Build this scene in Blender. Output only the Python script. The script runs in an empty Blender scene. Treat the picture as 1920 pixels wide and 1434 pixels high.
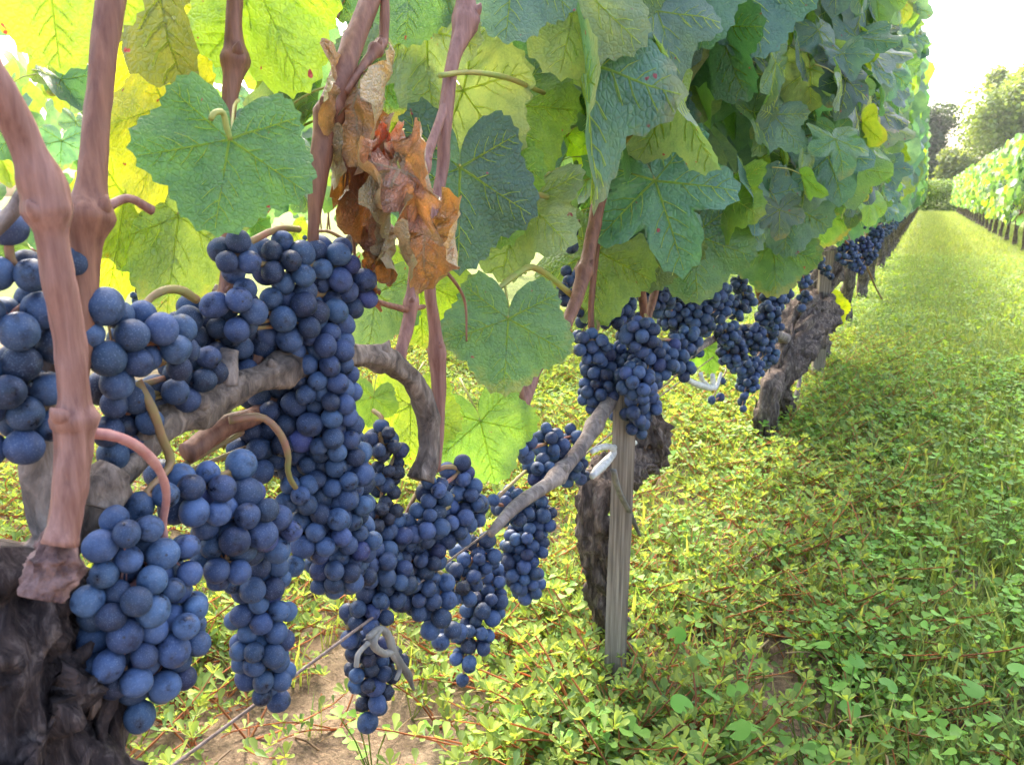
import bpy, math, random
import numpy as np
from mathutils import Vector, Matrix, noise as mnoise

SEED = 11
rnd = random.Random(SEED)
nrs = np.random.RandomState(SEED)
SC = bpy.context.scene
COL = SC.collection

# ------------------------------------------------------------------ camera, sky, sun, exposure
YAW, PITCH, FPX, CAMH = math.radians(26.75), math.radians(13.1), 1507.0, 0.60
cam_d = bpy.data.cameras.new('camera')
cam = bpy.data.objects.new('camera', cam_d); COL.objects.link(cam)
cam_d.sensor_width = 36.0
cam_d.lens = FPX / 1920 * 36
cam_d.clip_start = 0.02
cam_d.clip_end = 2000
cam.location = (0, 0, CAMH)
cam.rotation_euler = (math.pi/2 - PITCH, 0, YAW)
cam_d.dof.use_dof = True
cam_d.dof.focus_distance = 0.62
cam_d.dof.aperture_fstop = 28
SC.camera = cam

SUN_EL, SUN_AZ = math.radians(48), math.radians(34)   # azimuth measured to the left of the row (+Y)
world = bpy.data.worlds.new('World'); SC.world = world
world.use_nodes = True
wn = world.node_tree; wn.nodes.clear()
w_out = wn.nodes.new('ShaderNodeOutputWorld'); w_bg = wn.nodes.new('ShaderNodeBackground')
w_sky = wn.nodes.new('ShaderNodeTexSky')
w_sky.sky_type = 'NISHITA'; w_sky.sun_disc = False
w_sky.sun_elevation = SUN_EL; w_sky.sun_rotation = -SUN_AZ
w_sky.air_density = 1.0; w_sky.dust_density = 6.0; w_sky.ozone_density = 1.0
w_bg.inputs['Strength'].default_value = 0.15
wn.links.new(w_sky.outputs[0], w_bg.inputs[0]); wn.links.new(w_bg.outputs[0], w_out.inputs[0])

sun_d = bpy.data.lights.new('sun', 'SUN'); sun = bpy.data.objects.new('sun', sun_d); COL.objects.link(sun)
sun_d.energy = 1.45; sun_d.angle = math.radians(11.0); sun_d.color = (1.0, 0.93, 0.80)
sun_dir = Vector((-math.sin(SUN_AZ)*math.cos(SUN_EL), math.cos(SUN_AZ)*math.cos(SUN_EL), math.sin(SUN_EL)))
sun.rotation_euler = sun_dir.to_track_quat('Z', 'Y').to_euler()
sun.location = (-4, 4, 6)
SC.view_settings.view_transform = 'Standard'
SC.view_settings.look = 'None'
SC.view_settings.gamma = 1.0
SC.view_settings.use_curve_mapping = False
SC.view_settings.exposure = 2.72
SC.render.engine = 'CYCLES'
SC.cycles.use_denoising = True
SC.cycles.max_bounces = 8
SC.cycles.transparent_max_bounces = 8

# ------------------------------------------------------------------ geometry of the place
F_ = Vector((-math.sin(YAW)*math.cos(PITCH), math.cos(YAW)*math.cos(PITCH), -math.sin(PITCH)))
R_ = Vector((math.cos(YAW), math.sin(YAW), 0))
U_ = R_.cross(F_)
C_ = Vector((0, 0, CAMH))
ROWX = -0.29

def ray(px, py):
    return R_*((px-960)/FPX) + U_*((717-py)/FPX) + F_
def W(px, py, z):
    return C_ + ray(px, py)*z
def zrow(px, py, X=ROWX):
    return X / ray(px, py).x
def onrow(px, py, X=ROWX):
    return W(px, py, zrow(px, py, X))
def project(p):
    d = Vector(p) - C_
    z = d.dot(F_)
    if z <= 0.01: return None
    return 960 + FPX*d.dot(R_)/z, 717 - FPX*d.dot(U_)/z, z

# ------------------------------------------------------------------ object helpers
def tag(o, label=None, cat=None, group=None, kind=None):
    if label: o['label'] = label
    if cat: o['category'] = cat
    if group: o['group'] = group
    if kind: o['kind'] = kind
    return o

def empty(name, loc, label=None, cat=None, group=None):
    o = bpy.data.objects.new(name, None); COL.objects.link(o)
    o.location = loc; o.empty_display_size = 0.05
    return tag(o, label, cat, group)

def make_mesh(name, V, T, mats=(), mi=None, smooth=True, uv=None, col=None):
    V = np.asarray(V, np.float32).reshape(-1, 3); T = np.asarray(T, np.int32).reshape(-1, 3)
    me = bpy.data.meshes.new(name)
    me.vertices.add(len(V)); me.vertices.foreach_set('co', V.ravel())
    n = len(T)
    me.loops.add(n*3); me.loops.foreach_set('vertex_index', T.ravel())
    me.polygons.add(n); me.polygons.foreach_set('loop_start', np.arange(0, n*3, 3, dtype=np.int32))
    try: me.polygons.foreach_set('loop_total', np.full(n, 3, np.int32))
    except Exception: pass
    for m in mats: me.materials.append(m)
    if mi is not None: me.polygons.foreach_set('material_index', np.asarray(mi, np.int32))
    me.update(calc_edges=True)
    me.validate()
    me.polygons.foreach_set('use_smooth', np.full(len(me.polygons), bool(smooth)))
    if uv is not None:
        l = me.uv_layers.new(name='UVMap')
        l.data.foreach_set('uv', np.asarray(uv, np.float32)[T.ravel()].ravel())
    if col is not None:
        a = me.color_attributes.new('tint', 'FLOAT_COLOR', 'POINT')
        c = np.ones((len(V), 4), np.float32); c[:, :3] = col
        a.data.foreach_set('color', c.ravel())
    return me

def link(name, me, parent=None, M=None, color=None):
    o = bpy.data.objects.new(name, me); COL.objects.link(o)
    if parent is not None: o.parent = parent
    if M is not None: o.matrix_basis = M
    if color is not None: o.color = (*color, 1)
    return o

class MB:
    """collects triangles"""
    def __init__(s): s.V=[]; s.T=[]; s.mi=[]; s.n=0; s.col=[]
    def add(s, V, T, mi=0, col=None):
        V = np.asarray(V, float).reshape(-1,3); T = np.asarray(T, int).reshape(-1,3)
        s.V.append(V); s.T.append(T+s.n); s.n += len(V); s.mi.append(np.full(len(T), mi))
        s.col.append(np.tile(np.asarray(col if col is not None else (1,1,1), float), (len(V),1)) if np.ndim(col) < 2 else col)
    def build(s, name, mats, parent=None, origin=None, smooth=True, color=None, usecol=False):
        V = np.concatenate(s.V); 
        o = origin if origin is not None else (parent.location if parent else None)
        if o is not None: V = V - np.array(o)
        me = make_mesh(name, V, np.concatenate(s.T), mats, np.concatenate(s.mi), smooth,
                       col=np.concatenate(s.col) if usecol else None)
        ob = link(name, me, parent, None, color)
        if parent is None and origin is not None: ob.location = origin
        return ob

def catmull(pts, n):
    """pts: (k,d) -> (n,d) smooth"""
    P = np.asarray(pts, float); k = len(P)
    if k == 2:
        t = np.linspace(0,1,n)[:,None]; return P[0]*(1-t)+P[1]*t
    Q = np.vstack([2*P[0]-P[1], P, 2*P[-1]-P[-2]])
    seg = np.r_[0, np.cumsum(np.linalg.norm(np.diff(P[:,:3],axis=0),axis=1)+1e-9)]
    out=[]
    for s in np.linspace(0, seg[-1], n):
        i = min(np.searchsorted(seg, s, side='right')-1, k-2)
        t = (s-seg[i])/(seg[i+1]-seg[i])
        p0,p1,p2,p3 = Q[i],Q[i+1],Q[i+2],Q[i+3]
        out.append(.5*((2*p1)+(-p0+p2)*t+(2*p0-5*p1+4*p2-p3)*t*t+(-p0+3*p1-3*p2+p3)*t**3))
    return np.array(out)

def tube(path, rad, sides=8, cap=True, rough=0.0, rfreq=40.0, ridge=0.0, seed=0.0, flat=1.0):
    P = np.asarray(path, float); n = len(P)
    rad = np.full(n, rad) if np.isscalar(rad) else np.asarray(rad, float)
    Tn = np.gradient(P, axis=0); Tn /= (np.linalg.norm(Tn, axis=1)[:,None]+1e-12)
    ref = np.array([0,0,1.]) if abs(Tn[0][2])<.9 else np.array([1.,0,0])
    N = np.cross(Tn[0], ref); N /= np.linalg.norm(N)
    V=[]; ang = np.linspace(0, 2*math.pi, sides, endpoint=False)
    for i in range(n):
        N = N - Tn[i]*N.dot(Tn[i]); N /= np.linalg.norm(N)
        B = np.cross(Tn[i], N)
        for j,a in enumerate(ang):
            r = rad[i]
            d = N*math.cos(a)+B*math.sin(a)*flat
            if rough or ridge:
                p = P[i]+d*r
                if rough:
                    q = Vector(p*rfreq)+Vector((seed,0,0)); r *= 1+rough*mnoise.noise(q)+rough*.55*mnoise.noise(q*2.9)
                if ridge:
                    s = mnoise.noise(Vector((math.cos(a)*3.2+seed, math.sin(a)*3.2, i*0.10)))
                    s2 = mnoise.noise(Vector((math.cos(a)*7+seed+9, math.sin(a)*7, i*0.2)))
                    r *= 1+ridge*(1-2*abs(s)*1.6)+ridge*.45*s2
            V.append(P[i]+d*r)
    Tt=[]
    for i in range(n-1):
        for j in range(sides):
            a=i*sides+j; b=i*sides+(j+1)%sides; c=a+sides; d=b+sides
            Tt += [(a,b,d),(a,d,c)]
    if cap:
        V.append(P[0]); c0=len(V)-1; V.append(P[-1]); c1=len(V)-1
        for j in range(sides):
            Tt.append((c0,(j+1)%sides,j)); Tt.append((c1,(n-1)*sides+j,(n-1)*sides+(j+1)%sides))
    return np.array(V), np.array(Tt)

# ------------------------------------------------------------------ materials
def mat(name):
    m = bpy.data.materials.new(name); m.use_nodes = True
    nt = m.node_tree; nt.nodes.clear()
    return m, nt, nt.nodes.new('ShaderNodeOutputMaterial')
def nd(nt, t, **kw):
    n = nt.nodes.new(t)
    for k,v in kw.items():
        if k in n.inputs: n.inputs[k].default_value = v
        else: setattr(n, k, v)
    return n
def ramp(nt, src, stops):
    r = nt.nodes.new('ShaderNodeValToRGB'); e = r.color_ramp.elements
    while len(e) < len(stops): e.new(0.5)
    for el,(p,c) in zip(e, stops):
        el.position = p; el.color = (*c,1) if len(c)==3 else c
    nt.links.new(src, r.inputs[0]); return r
def mixc(nt, fac, a, b, blend='MIX'):
    m = nt.nodes.new('ShaderNodeMix'); m.data_type='RGBA'; m.blend_type=blend
    for s,v in ((0,fac),(6,a),(7,b)):
        if isinstance(v,(int,float)): m.inputs[s].default_value = v
        elif isinstance(v,tuple): m.inputs[s].default_value = (*v,1)
        else: nt.links.new(v, m.inputs[s])
    return m.outputs[2]
def math_(nt, op, a, b=None):
    m = nt.nodes.new('ShaderNodeMath'); m.operation=op
    for i,v in enumerate((a,b)):
        if v is None: continue
        if isinstance(v,(int,float)): m.inputs[i].default_value=v
        else: nt.links.new(v,m.inputs[i])
    return m.outputs[0]

def leaf_material(name, source, trans=0.38):
    m, nt, out = mat(name)
    if source == 'object':
        oi = nt.nodes.new('ShaderNodeObjectInfo'); base = oi.outputs['Color']; rndv = oi.outputs['Random']
    else:
        at = nd(nt,'ShaderNodeAttribute'); at.attribute_name='tint'; base = at.outputs['Color']
    tc = nt.nodes.new('ShaderNodeTexCoord')
    co = tc.outputs['Object']
    u = 1.0 if source=='object' else 14.0      # single leaves are built one unit long
    n1 = nd(nt,'ShaderNodeTexNoise', Scale=4.5*u, Detail=5.0, Roughness=.62); nt.links.new(co,n1.inputs['Vector'])
    n2 = nd(nt,'ShaderNodeTexNoise', Scale=42.0*u, Detail=3.0); nt.links.new(co,n2.inputs['Vector'])
    mott = ramp(nt, n1.outputs[0], [(0.3,(.66,.74,.70)),(0.5,(1,1,1)),(0.72,(1.38,1.22,1.0))])
    c = mixc(nt, 1.0, base, mott.outputs[0], 'MULTIPLY')
    fine = ramp(nt, n2.outputs[0], [(0.35,(.90,.92,.92)),(0.62,(1.08,1.06,1.06))])
    c = mixc(nt, 1.0, c, fine.outputs[0], 'MULTIPLY')
    if source == 'object':
        # reddish necrotic spots and small pale specks
        n3 = nd(nt,'ShaderNodeTexNoise', Scale=7.0, Detail=2.0); 
        off = nd(nt,'ShaderNodeVectorMath', operation='ADD'); nt.links.new(co,off.inputs[0])
        cmb = nt.nodes.new('ShaderNodeCombineXYZ'); nt.links.new(math_(nt,'MULTIPLY',rndv,37.0),cmb.inputs[0]); nt.links.new(cmb.outputs[0],off.inputs[1])
        nt.links.new(off.outputs[0],n3.inputs['Vector'])
        sp = ramp(nt,n3.outputs[0],[(0.725,(0,0,0)),(0.75,(1,1,1))])
        c = mixc(nt, sp.outputs[0], c, (.22,.025,.03))
        vo = nd(nt,'ShaderNodeTexNoise', Scale=95.0, Detail=1.0); nt.links.new(co,vo.inputs['Vector'])
        sk = ramp(nt,vo.outputs[0],[(0.68,(0,0,0)),(0.74,(.22,.22,.22))])
        c = mixc(nt, sk.outputs[0], c, (.45,.5,.42))
        # brown, scorched margin on some of the leaves
        ln = nd(nt,'ShaderNodeVectorMath', operation='LENGTH'); nt.links.new(co, ln.inputs[0])
        edge = ramp(nt, math_(nt,'ADD', ln.outputs['Value'], math_(nt,'MULTIPLY',math_(nt,'SUBTRACT',n1.outputs[0],.5),.9)), [(0.80,(0,0,0)),(0.98,(1,1,1))])
        some = ramp(nt, rndv, [(0.70,(0,0,0)),(0.95,(.75,)*3)])
        c = mixc(nt, math_(nt,'MULTIPLY',edge.outputs[0],some.outputs[0]), c, (.30,.20,.05))
    geo = nt.nodes.new('ShaderNodeNewGeometry')
    under = mixc(nt, 0.38, c, (.30,.36,.20))
    front = mixc(nt, geo.outputs['Backfacing'], c, under)
    pb = nd(nt,'ShaderNodeBsdfPrincipled', Roughness=.48)
    pb.inputs['Specular IOR Level'].default_value = .8
    nt.links.new(front, pb.inputs['Base Color'])
    rr = ramp(nt, n1.outputs[0], [(0.3,(.30,)*3),(0.7,(.50,)*3)]); nt.links.new(rr.outputs[0], pb.inputs['Roughness'])
    v = nd(nt,'ShaderNodeTexVoronoi', Scale=17.0*u); v.feature='DISTANCE_TO_EDGE'; nt.links.new(co,v.inputs['Vector'])
    vr = ramp(nt, v.outputs['Distance'], [(0.0,(0,0,0)),(0.22,(1,1,1))])
    bp = nd(nt,'ShaderNodeBump', Strength=.45, Distance=.0016); nt.links.new(vr.outputs[0], bp.inputs['Height'])
    nt.links.new(bp.outputs[0], pb.inputs['Normal'])
    tr = nt.nodes.new('ShaderNodeBsdfTranslucent')
    tcol = mixc(nt, 1.0, c, (2.5,2.6,.95), 'MULTIPLY'); nt.links.new(tcol, tr.inputs[0])
    mx = nd(nt,'ShaderNodeMixShader'); mx.inputs[0].default_value = trans
    nt.links.new(pb.outputs[0],mx.inputs[1]); nt.links.new(tr.outputs[0],mx.inputs[2]); nt.links.new(mx.outputs[0],out.inputs[0])
    return m

def vein_material():
    m, nt, out = mat('leaf_vein')
    oi = nt.nodes.new('ShaderNodeObjectInfo')
    c = mixc(nt, .38, oi.outputs['Color'], (.36,.42,.20))
    pb = nd(nt,'ShaderNodeBsdfPrincipled', Roughness=.5); nt.links.new(c,pb.inputs[0])
    tr = nt.nodes.new('ShaderNodeBsdfTranslucent'); tr.inputs[0].default_value=(.85,.92,.30,1)
    mx = nd(nt,'ShaderNodeMixShader'); mx.inputs[0].default_value=.85
    nt.links.new(pb.outputs[0],mx.inputs[1]); nt.links.new(tr.outputs[0],mx.inputs[2]); nt.links.new(mx.outputs[0],out.inputs[0])
    return m

def plain(name, col, col2=None, scale=60., rough=.6, bump=.3, bdist=.002, stretch=(1,1,1), spec=.3, detail=6.0, lohi=(.35,.65)):
    m, nt, out = mat(name)
    tc = nt.nodes.new('ShaderNodeTexCoord'); mp = nd(nt,'ShaderNodeMapping'); mp.inputs['Scale'].default_value = stretch
    nt.links.new(tc.outputs['Object'], mp.inputs[0])
    n = nd(nt,'ShaderNodeTexNoise', Scale=scale, Detail=detail, Roughness=.62); nt.links.new(mp.outputs[0], n.inputs['Vector'])
    r = ramp(nt, n.outputs[0], [(lohi[0],col),(lohi[1],col2 or col)])
    pb = nd(nt,'ShaderNodeBsdfPrincipled', Roughness=rough); pb.inputs['Specular IOR Level'].default_value=spec
    nt.links.new(r.outputs[0], pb.inputs[0])
    if bump:
        b = nd(nt,'ShaderNodeBump', Strength=bump, Distance=bdist); nt.links.new(n.outputs[0], b.inputs['Height']); nt.links.new(b.outputs[0], pb.inputs['Normal'])
    nt.links.new(pb.outputs[0], out.inputs[0]); return m

def grape_material(name, dark=(.006,.008,.019), bloom=(.058,.104,.245), amount=1.0, rough=.46):
    m, nt, out = mat(name)
    tc = nt.nodes.new('ShaderNodeTexCoord'); oi = nt.nodes.new('ShaderNodeObjectInfo')
    off = nd(nt,'ShaderNodeVectorMath', operation='ADD'); nt.links.new(tc.outputs['Object'], off.inputs[0])
    cmb = nt.nodes.new('ShaderNodeCombineXYZ'); nt.links.new(math_(nt,'MULTIPLY',oi.outputs['Random'],50.0), cmb.inputs[0]); nt.links.new(cmb.outputs[0], off.inputs[1])
    n1 = nd(nt,'ShaderNodeTexNoise', Scale=95.0, Detail=6.0, Roughness=.7); nt.links.new(off.outputs[0], n1.inputs['Vector'])
    n2 = nd(nt,'ShaderNodeTexNoise', Scale=1500.0, Detail=3.0); nt.links.new(off.outputs[0], n2.inputs['Vector'])
    f1 = ramp(nt, n1.outputs[0], [(0.34,(.06,)*3),(0.45,(.60,)*3),(0.68,(1.05,)*3)])
    rb = ramp(nt, oi.outputs['Random'], [(0.0,(.22,)*3),(0.30,(.62,)*3),(1.0,(1.12,)*3)])
    sepc = nt.nodes.new('ShaderNodeSeparateColor'); nt.links.new(oi.outputs['Color'], sepc.inputs[0])  # object colour scales the bloom, holding each bunch's painted shade
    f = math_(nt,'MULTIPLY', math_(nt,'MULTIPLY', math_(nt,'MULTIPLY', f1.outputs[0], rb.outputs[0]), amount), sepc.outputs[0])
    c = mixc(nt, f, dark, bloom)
    sk = ramp(nt, n2.outputs[0], [(0.55,(0,0,0)),(0.70,(.5,)*3)])
    c = mixc(nt, math_(nt,'MULTIPLY',sk.outputs[0],f1.outputs[0]), c, (.22,.26,.36))
    # per-berry hue: a little redder or bluer
    hs = nt.nodes.new('ShaderNodeHueSaturation'); nt.links.new(c, hs.inputs['Color'])
    wn2 = nt.nodes.new('ShaderNodeTexWhiteNoise'); wn2.noise_dimensions='1D'; nt.links.new(oi.outputs['Random'], wn2.inputs['W'])
    nt.links.new(ramp(nt, wn2.outputs[0], [(0,(.482,)*3),(.6,(.495,)*3),(.93,(.503,)*3),(1,(.525,)*3)]).outputs[0], hs.inputs['Hue'])
    hs.inputs['Saturation'].default_value=.95
    c = hs.outputs[0]
    # the little stylar scar on the blossom end
    sx = nt.nodes.new('ShaderNodeSeparateXYZ'); nt.links.new(tc.outputs['Object'], sx.inputs[0])
    rad = math_(nt,'SQRT', math_(nt,'ADD', math_(nt,'MULTIPLY',sx.outputs[0],sx.outputs[0]), math_(nt,'MULTIPLY',sx.outputs[1],sx.outputs[1])))
    sc = ramp(nt, math_(nt,'MULTIPLY',rad,500.0), [(.22,(1,1,1)),(.42,(0,0,0))])
    low = math_(nt,'LESS_THAN', sx.outputs[2], -0.004)
    c = mixc(nt, math_(nt,'MULTIPLY', math_(nt,'MULTIPLY',sc.outputs[0], low), .8), c, (.03,.022,.02))
    pb = nd(nt,'ShaderNodeBsdfPrincipled', Roughness=rough); pb.inputs['Specular IOR Level'].default_value=.35
    nt.links.new(c, pb.inputs[0])
    rr = ramp(nt, f1.outputs[0], [(0.1,(.27,)*3),(0.8,(.64,)*3)]); nt.links.new(rr.outputs[0], pb.inputs['Roughness'])
    b = nd(nt,'ShaderNodeBump', Strength=.10, Distance=.0006); nt.links.new(n1.outputs[0], b.inputs['Height']); nt.links.new(b.outputs[0], pb.inputs['Normal'])
    nt.links.new(pb.outputs[0], out.inputs[0]); return m

def bark_material(name, dark, mid, light, scale=70., along=.22, bump=.9, bdist=.006):
    m, nt, out = mat(name)
    tc = nt.nodes.new('ShaderNodeTexCoord'); mp = nd(nt,'ShaderNodeMapping'); mp.inputs['Scale'].default_value=(1,1,along)
    nt.links.new(tc.outputs['Object'], mp.inputs[0])
    n = nd(nt,'ShaderNodeTexNoise', Scale=scale, Detail=8.0, Roughness=.68, Distortion=.6); nt.links.new(mp.outputs[0], n.inputs['Vector'])
    n2 = nd(nt,'ShaderNodeTexNoise', Scale=scale*.25, Detail=3.0); nt.links.new(tc.outputs['Object'], n2.inputs['Vector'])
    r = ramp(nt, n.outputs[0], [(0.30,dark),(0.52,mid),(0.72,light)])
    r2 = ramp(nt, n2.outputs[0], [(0.35,(.6,.58,.6)),(0.65,(1.25,1.2,1.15))])
    c = mixc(nt,1.0,r.outputs[0],r2.outputs[0],'MULTIPLY')
    pb = nd(nt,'ShaderNodeBsdfPrincipled', Roughness=.85); pb.inputs['Specular IOR Level'].default_value=.2
    nt.links.new(c,pb.inputs[0])
    b = nd(nt,'ShaderNodeBump', Strength=bump, Distance=bdist); nt.links.new(n.outputs[0], b.inputs['Height']); nt.links.new(b.outputs[0], pb.inputs['Normal'])
    nt.links.new(pb.outputs[0], out.inputs[0]); return m

def cover_material(name, trans=.35, gloss=.45):
    """ground plants, far foliage: colour from the per-vertex 'tint' (the plant's own colour)"""
    m, nt, out = mat(name)
    at = nd(nt,'ShaderNodeAttribute'); at.attribute_name='tint'
    pb = nd(nt,'ShaderNodeBsdfPrincipled', Roughness=gloss); pb.inputs['Specular IOR Level'].default_value=.22
    nt.links.new(at.outputs['Color'], pb.inputs[0])
    tr = nt.nodes.new('ShaderNodeBsdfTranslucent'); nt.links.new(mixc(nt,1.0,at.outputs['Color'],(2.2,2.0,.8),'MULTIPLY'), tr.inputs[0])
    mx = nd(nt,'ShaderNodeMixShader'); mx.inputs[0].default_value=trans
    nt.links.new(pb.outputs[0],mx.inputs[1]); nt.links.new(tr.outputs[0],mx.inputs[2]); nt.links.new(mx.outputs[0],out.inputs[0])
    return m

M_LEAF = leaf_material('vine_leaf', 'object'); M_FOL = leaf_material('vine_foliage', 'attr', .4)
M_VEIN = vein_material()
M_PET = plain('leaf_stalk', (.26,.32,.07), (.36,.26,.08), 30, .5, 0)
M_DEAD = leaf_material('dead_leaf', 'object', .12)
M_GRAPE = grape_material('grape_skin'); M_RAISIN = grape_material('raisin_skin', (.008,.008,.014), (.05,.06,.10), .8, .5)
M_PEDP = plain('pink_grape_stalk', (.36,.15,.13), (.46,.24,.20), 120, .5, .3)
M_PED = plain('grape_stalk', (.30,.12,.09), (.22,.20,.06), 40, .55, .2)
M_CANE = plain('cane_bark', (.13,.052,.034), (.30,.145,.09), 260, .55, .6, .0012, (1,1,.09), lohi=(.30,.70))
M_PINK = plain('pink_cane_bark', (.155,.066,.050), (.35,.185,.145), 260, .5, .6, .0012, (1,1,.09), lohi=(.30,.70))
M_CORDON = bark_material('old_wood', (.05,.04,.034), (.20,.16,.13), (.42,.35,.29), 130, .4, .9, .004)
M_GREYW = bark_material('grey_wood', (.09,.075,.065), (.24,.20,.175), (.40,.35,.31), 120, .4, .7, .003)
M_TRUNK = bark_material('trunk_bark', (.018,.013,.014), (.095,.070,.066), (.31,.25,.22), 150, .30, 1.0, .008)
M_TRUNK2 = bark_material('brown_trunk_bark', (.035,.026,.022), (.15,.115,.095), (.36,.30,.25), 140, .28, 1.0, .008)
M_KNOB = plain('spur_bark', (.075,.036,.034), (.27,.16,.14), 160, .6, 1.0, .004)
M_STAKE = plain('weathered_stake', (.13,.10,.07), (.32,.255,.185), 320, .8, .4, .0012, (1,1,.03))
M_WIRE = plain('rusty_wire', (.12,.075,.055), (.24,.18,.15), 200, .55, .2, .0005)
M_TIE = plain('white_tie', (.42,.41,.36), (.66,.65,.60), 180, .6, .4, .001)
M_STRAP = plain('grey_strap', (.10,.092,.078), (.26,.24,.205), 80, .7, .5, .001, (1,1,.2))
M_COVER = cover_material('ground_plants', .36, .55); M_GRASS = cover_material('grass_blades', .35, .5); M_TREE = cover_material('tree_leaves', .35, .6)

# ------------------------------------------------------------------ vine leaf shapes
def leaf_radius(th, deep, teeth, seed):
    """th: angle from the tip (rad); polar outline about the petiole junction"""
    lobes = [(0,1.0,.62),(1.12,.92,.60),(-1.12,.92,.60),(2.14,.78,.62),(-2.14,.78,.62)]
    v = 0
    for c,a,w in lobes:
        d = abs((th-c+math.pi)%(2*math.pi)-math.pi)
        v = max(v, a*(1-deep*(d/w)**1.7*.42) if d < w*1.5 else 0)
    v = max(v, .5 if deep<1.1 else .34)
    back = abs(abs(th)-math.pi)
    if back < .62: v *= (back/.62)**.55*.9+.12
    k = teeth*th/(2*math.pi)
    tri = abs((k+.15*math.sin(th*3+seed))%1-.5)*2
    return v*(1+.085*(tri-.5)+.03*math.sin(5*th+seed)), tri

def build_leaf(name, nang=96, rings=(.30,.62,.86,1.0), deep=.8, fold=.15, droop=.25, wave=.08, twist=0., seed=1.0, mats=None,
               veins=True, petiole=True, crumple=0., roll=0.):
    def deform(x, y):
        r = math.hypot(x,y); th = math.atan2(x,y)
        z = fold*abs(x) - droop*(y*y*.6+x*x*.25) + wave*math.sin(5*th+seed)*r*r + twist*x*y
        z += .05*mnoise.noise(Vector((x*2.2+seed,y*2.2,seed)))+.022*mnoise.noise(Vector((x*6+seed,y*6,seed)))
        # puckered blade between the veins
        p = Vector((x,y,z))
        if roll:
            a = x*roll; R = 1/roll
            p = Vector((math.sin(a)*R*.9, y, z*.5+(1-math.cos(a))*R))
        if crumple:
            q = Vector((p.x*2.1+seed,p.y*2.1,p.z*2.1))
            p += Vector((mnoise.noise(q),mnoise.noise(q+Vector((7,3,1))),mnoise.noise(q+Vector((2,9,4)))))*crumple
            q = q*2.6
            p += Vector((mnoise.noise(q),mnoise.noise(q+Vector((7,3,1))),mnoise.noise(q+Vector((2,9,4)))))*crumple*.38
        return p
    mb = MB()
    V=[deform(0,0)]; T=[]
    for ri,rr in enumerate(rings):
        for j in range(nang):
            th = -math.pi+2*math.pi*(j+.5)/nang
            L,_ = leaf_radius(th, deep, nang/2 if nang<60 else nang/3, seed)
            if rr < .9:
                L2,_ = leaf_radius(th, deep*.7, .001, seed); L = L2
            V.append(deform(math.sin(th)*L*rr, math.cos(th)*L*rr))
    for j in range(nang):
        if j < nang-1: T.append((0,1+j+1,1+j))
    for ri in range(len(rings)-1):
        a0=1+ri*nang; b0=a0+nang
        for j in range(nang-1):
            T += [(a0+j,a0+j+1,b0+j+1),(a0+j,b0+j+1,b0+j)]
    mb.add([tuple(v) for v in V], T, 0)
    if veins:
        def strip(p0, p1, w0, w1, n, bend=0.):
            for side in (1,-1):
                pts=[]
                for i in range(n+1):
                    t=i/n
                    x=p0[0]*(1-t)+p1[0]*t; y=p0[1]*(1-t)+p1[1]*t
                    dx,dy=p1[0]-p0[0],p1[1]-p0[1]; l=math.hypot(dx,dy)+1e-9
                    nx,ny=-dy/l,dx/l
                    x+=nx*bend*l*math.sin(t*math.pi); y+=ny*bend*l*math.sin(t*math.pi)
                    w=w0*(1-t)+w1*t
                    a=deform(x+nx*w,y+ny*w); c=deform(x-nx*w,y-ny*w)
                    m=deform(x,y)+Vector((0,0,(.012+w*.5)*side))
                    pts+= [a+Vector((0,0,.004*side)),m,c+Vector((0,0,.004*side))]
                TT=[]
                for i in range(n):
                    o=i*3
                    for k in range(2):
                        q=[(o+k,o+k+1,o+k+4),(o+k,o+k+4,o+k+3)]
                        TT+= [t[::-1] for t in q] if side>0 else q
                mb.add([tuple(p) for p in pts],TT,1)
        for c,a in ((0,.95),(1.12,.86),(-1.12,.86),(2.14,.68),(-2.14,.68)):
            L,_=leaf_radius(c,deep,.001,seed); L*=.93
            tip=(math.sin(c)*L,math.cos(c)*L)
            strip((0,0),tip,.013,.003,6 if nang>60 else 4)
            for k,f in enumerate((.28,.46,.64,.8) if nang>60 else (.35,.65)):
                for s in (1,-1):
                    f2 = f+.05*s
                    b=(tip[0]*f2,tip[1]*f2); aa=c+s*.72
                    ln=(.36 if nang>60 else .33)*(1-f*.55)*a
                    strip(b,(b[0]+math.sin(aa)*ln,b[1]+math.cos(aa)*ln),.0055,.002,2,-.06*s)
    if petiole:
        j = deform(0,0)
        pp=[j, j+Vector((0,-.18,-.10)), j+Vector((.03,-.5,-.34)), j+Vector((.02,-.75,-.72))]
        v,t=tube(catmull([tuple(p) for p in pp],6),[.022,.019,.018,.018,.019,.024],5)
        mb.add(v,t,2)
    V=np.concatenate(mb.V)
    return make_mesh(name, V, np.concatenate(mb.T), mats or (M_LEAF,M_VEIN,M_PET), np.concatenate(mb.mi), True)

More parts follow.
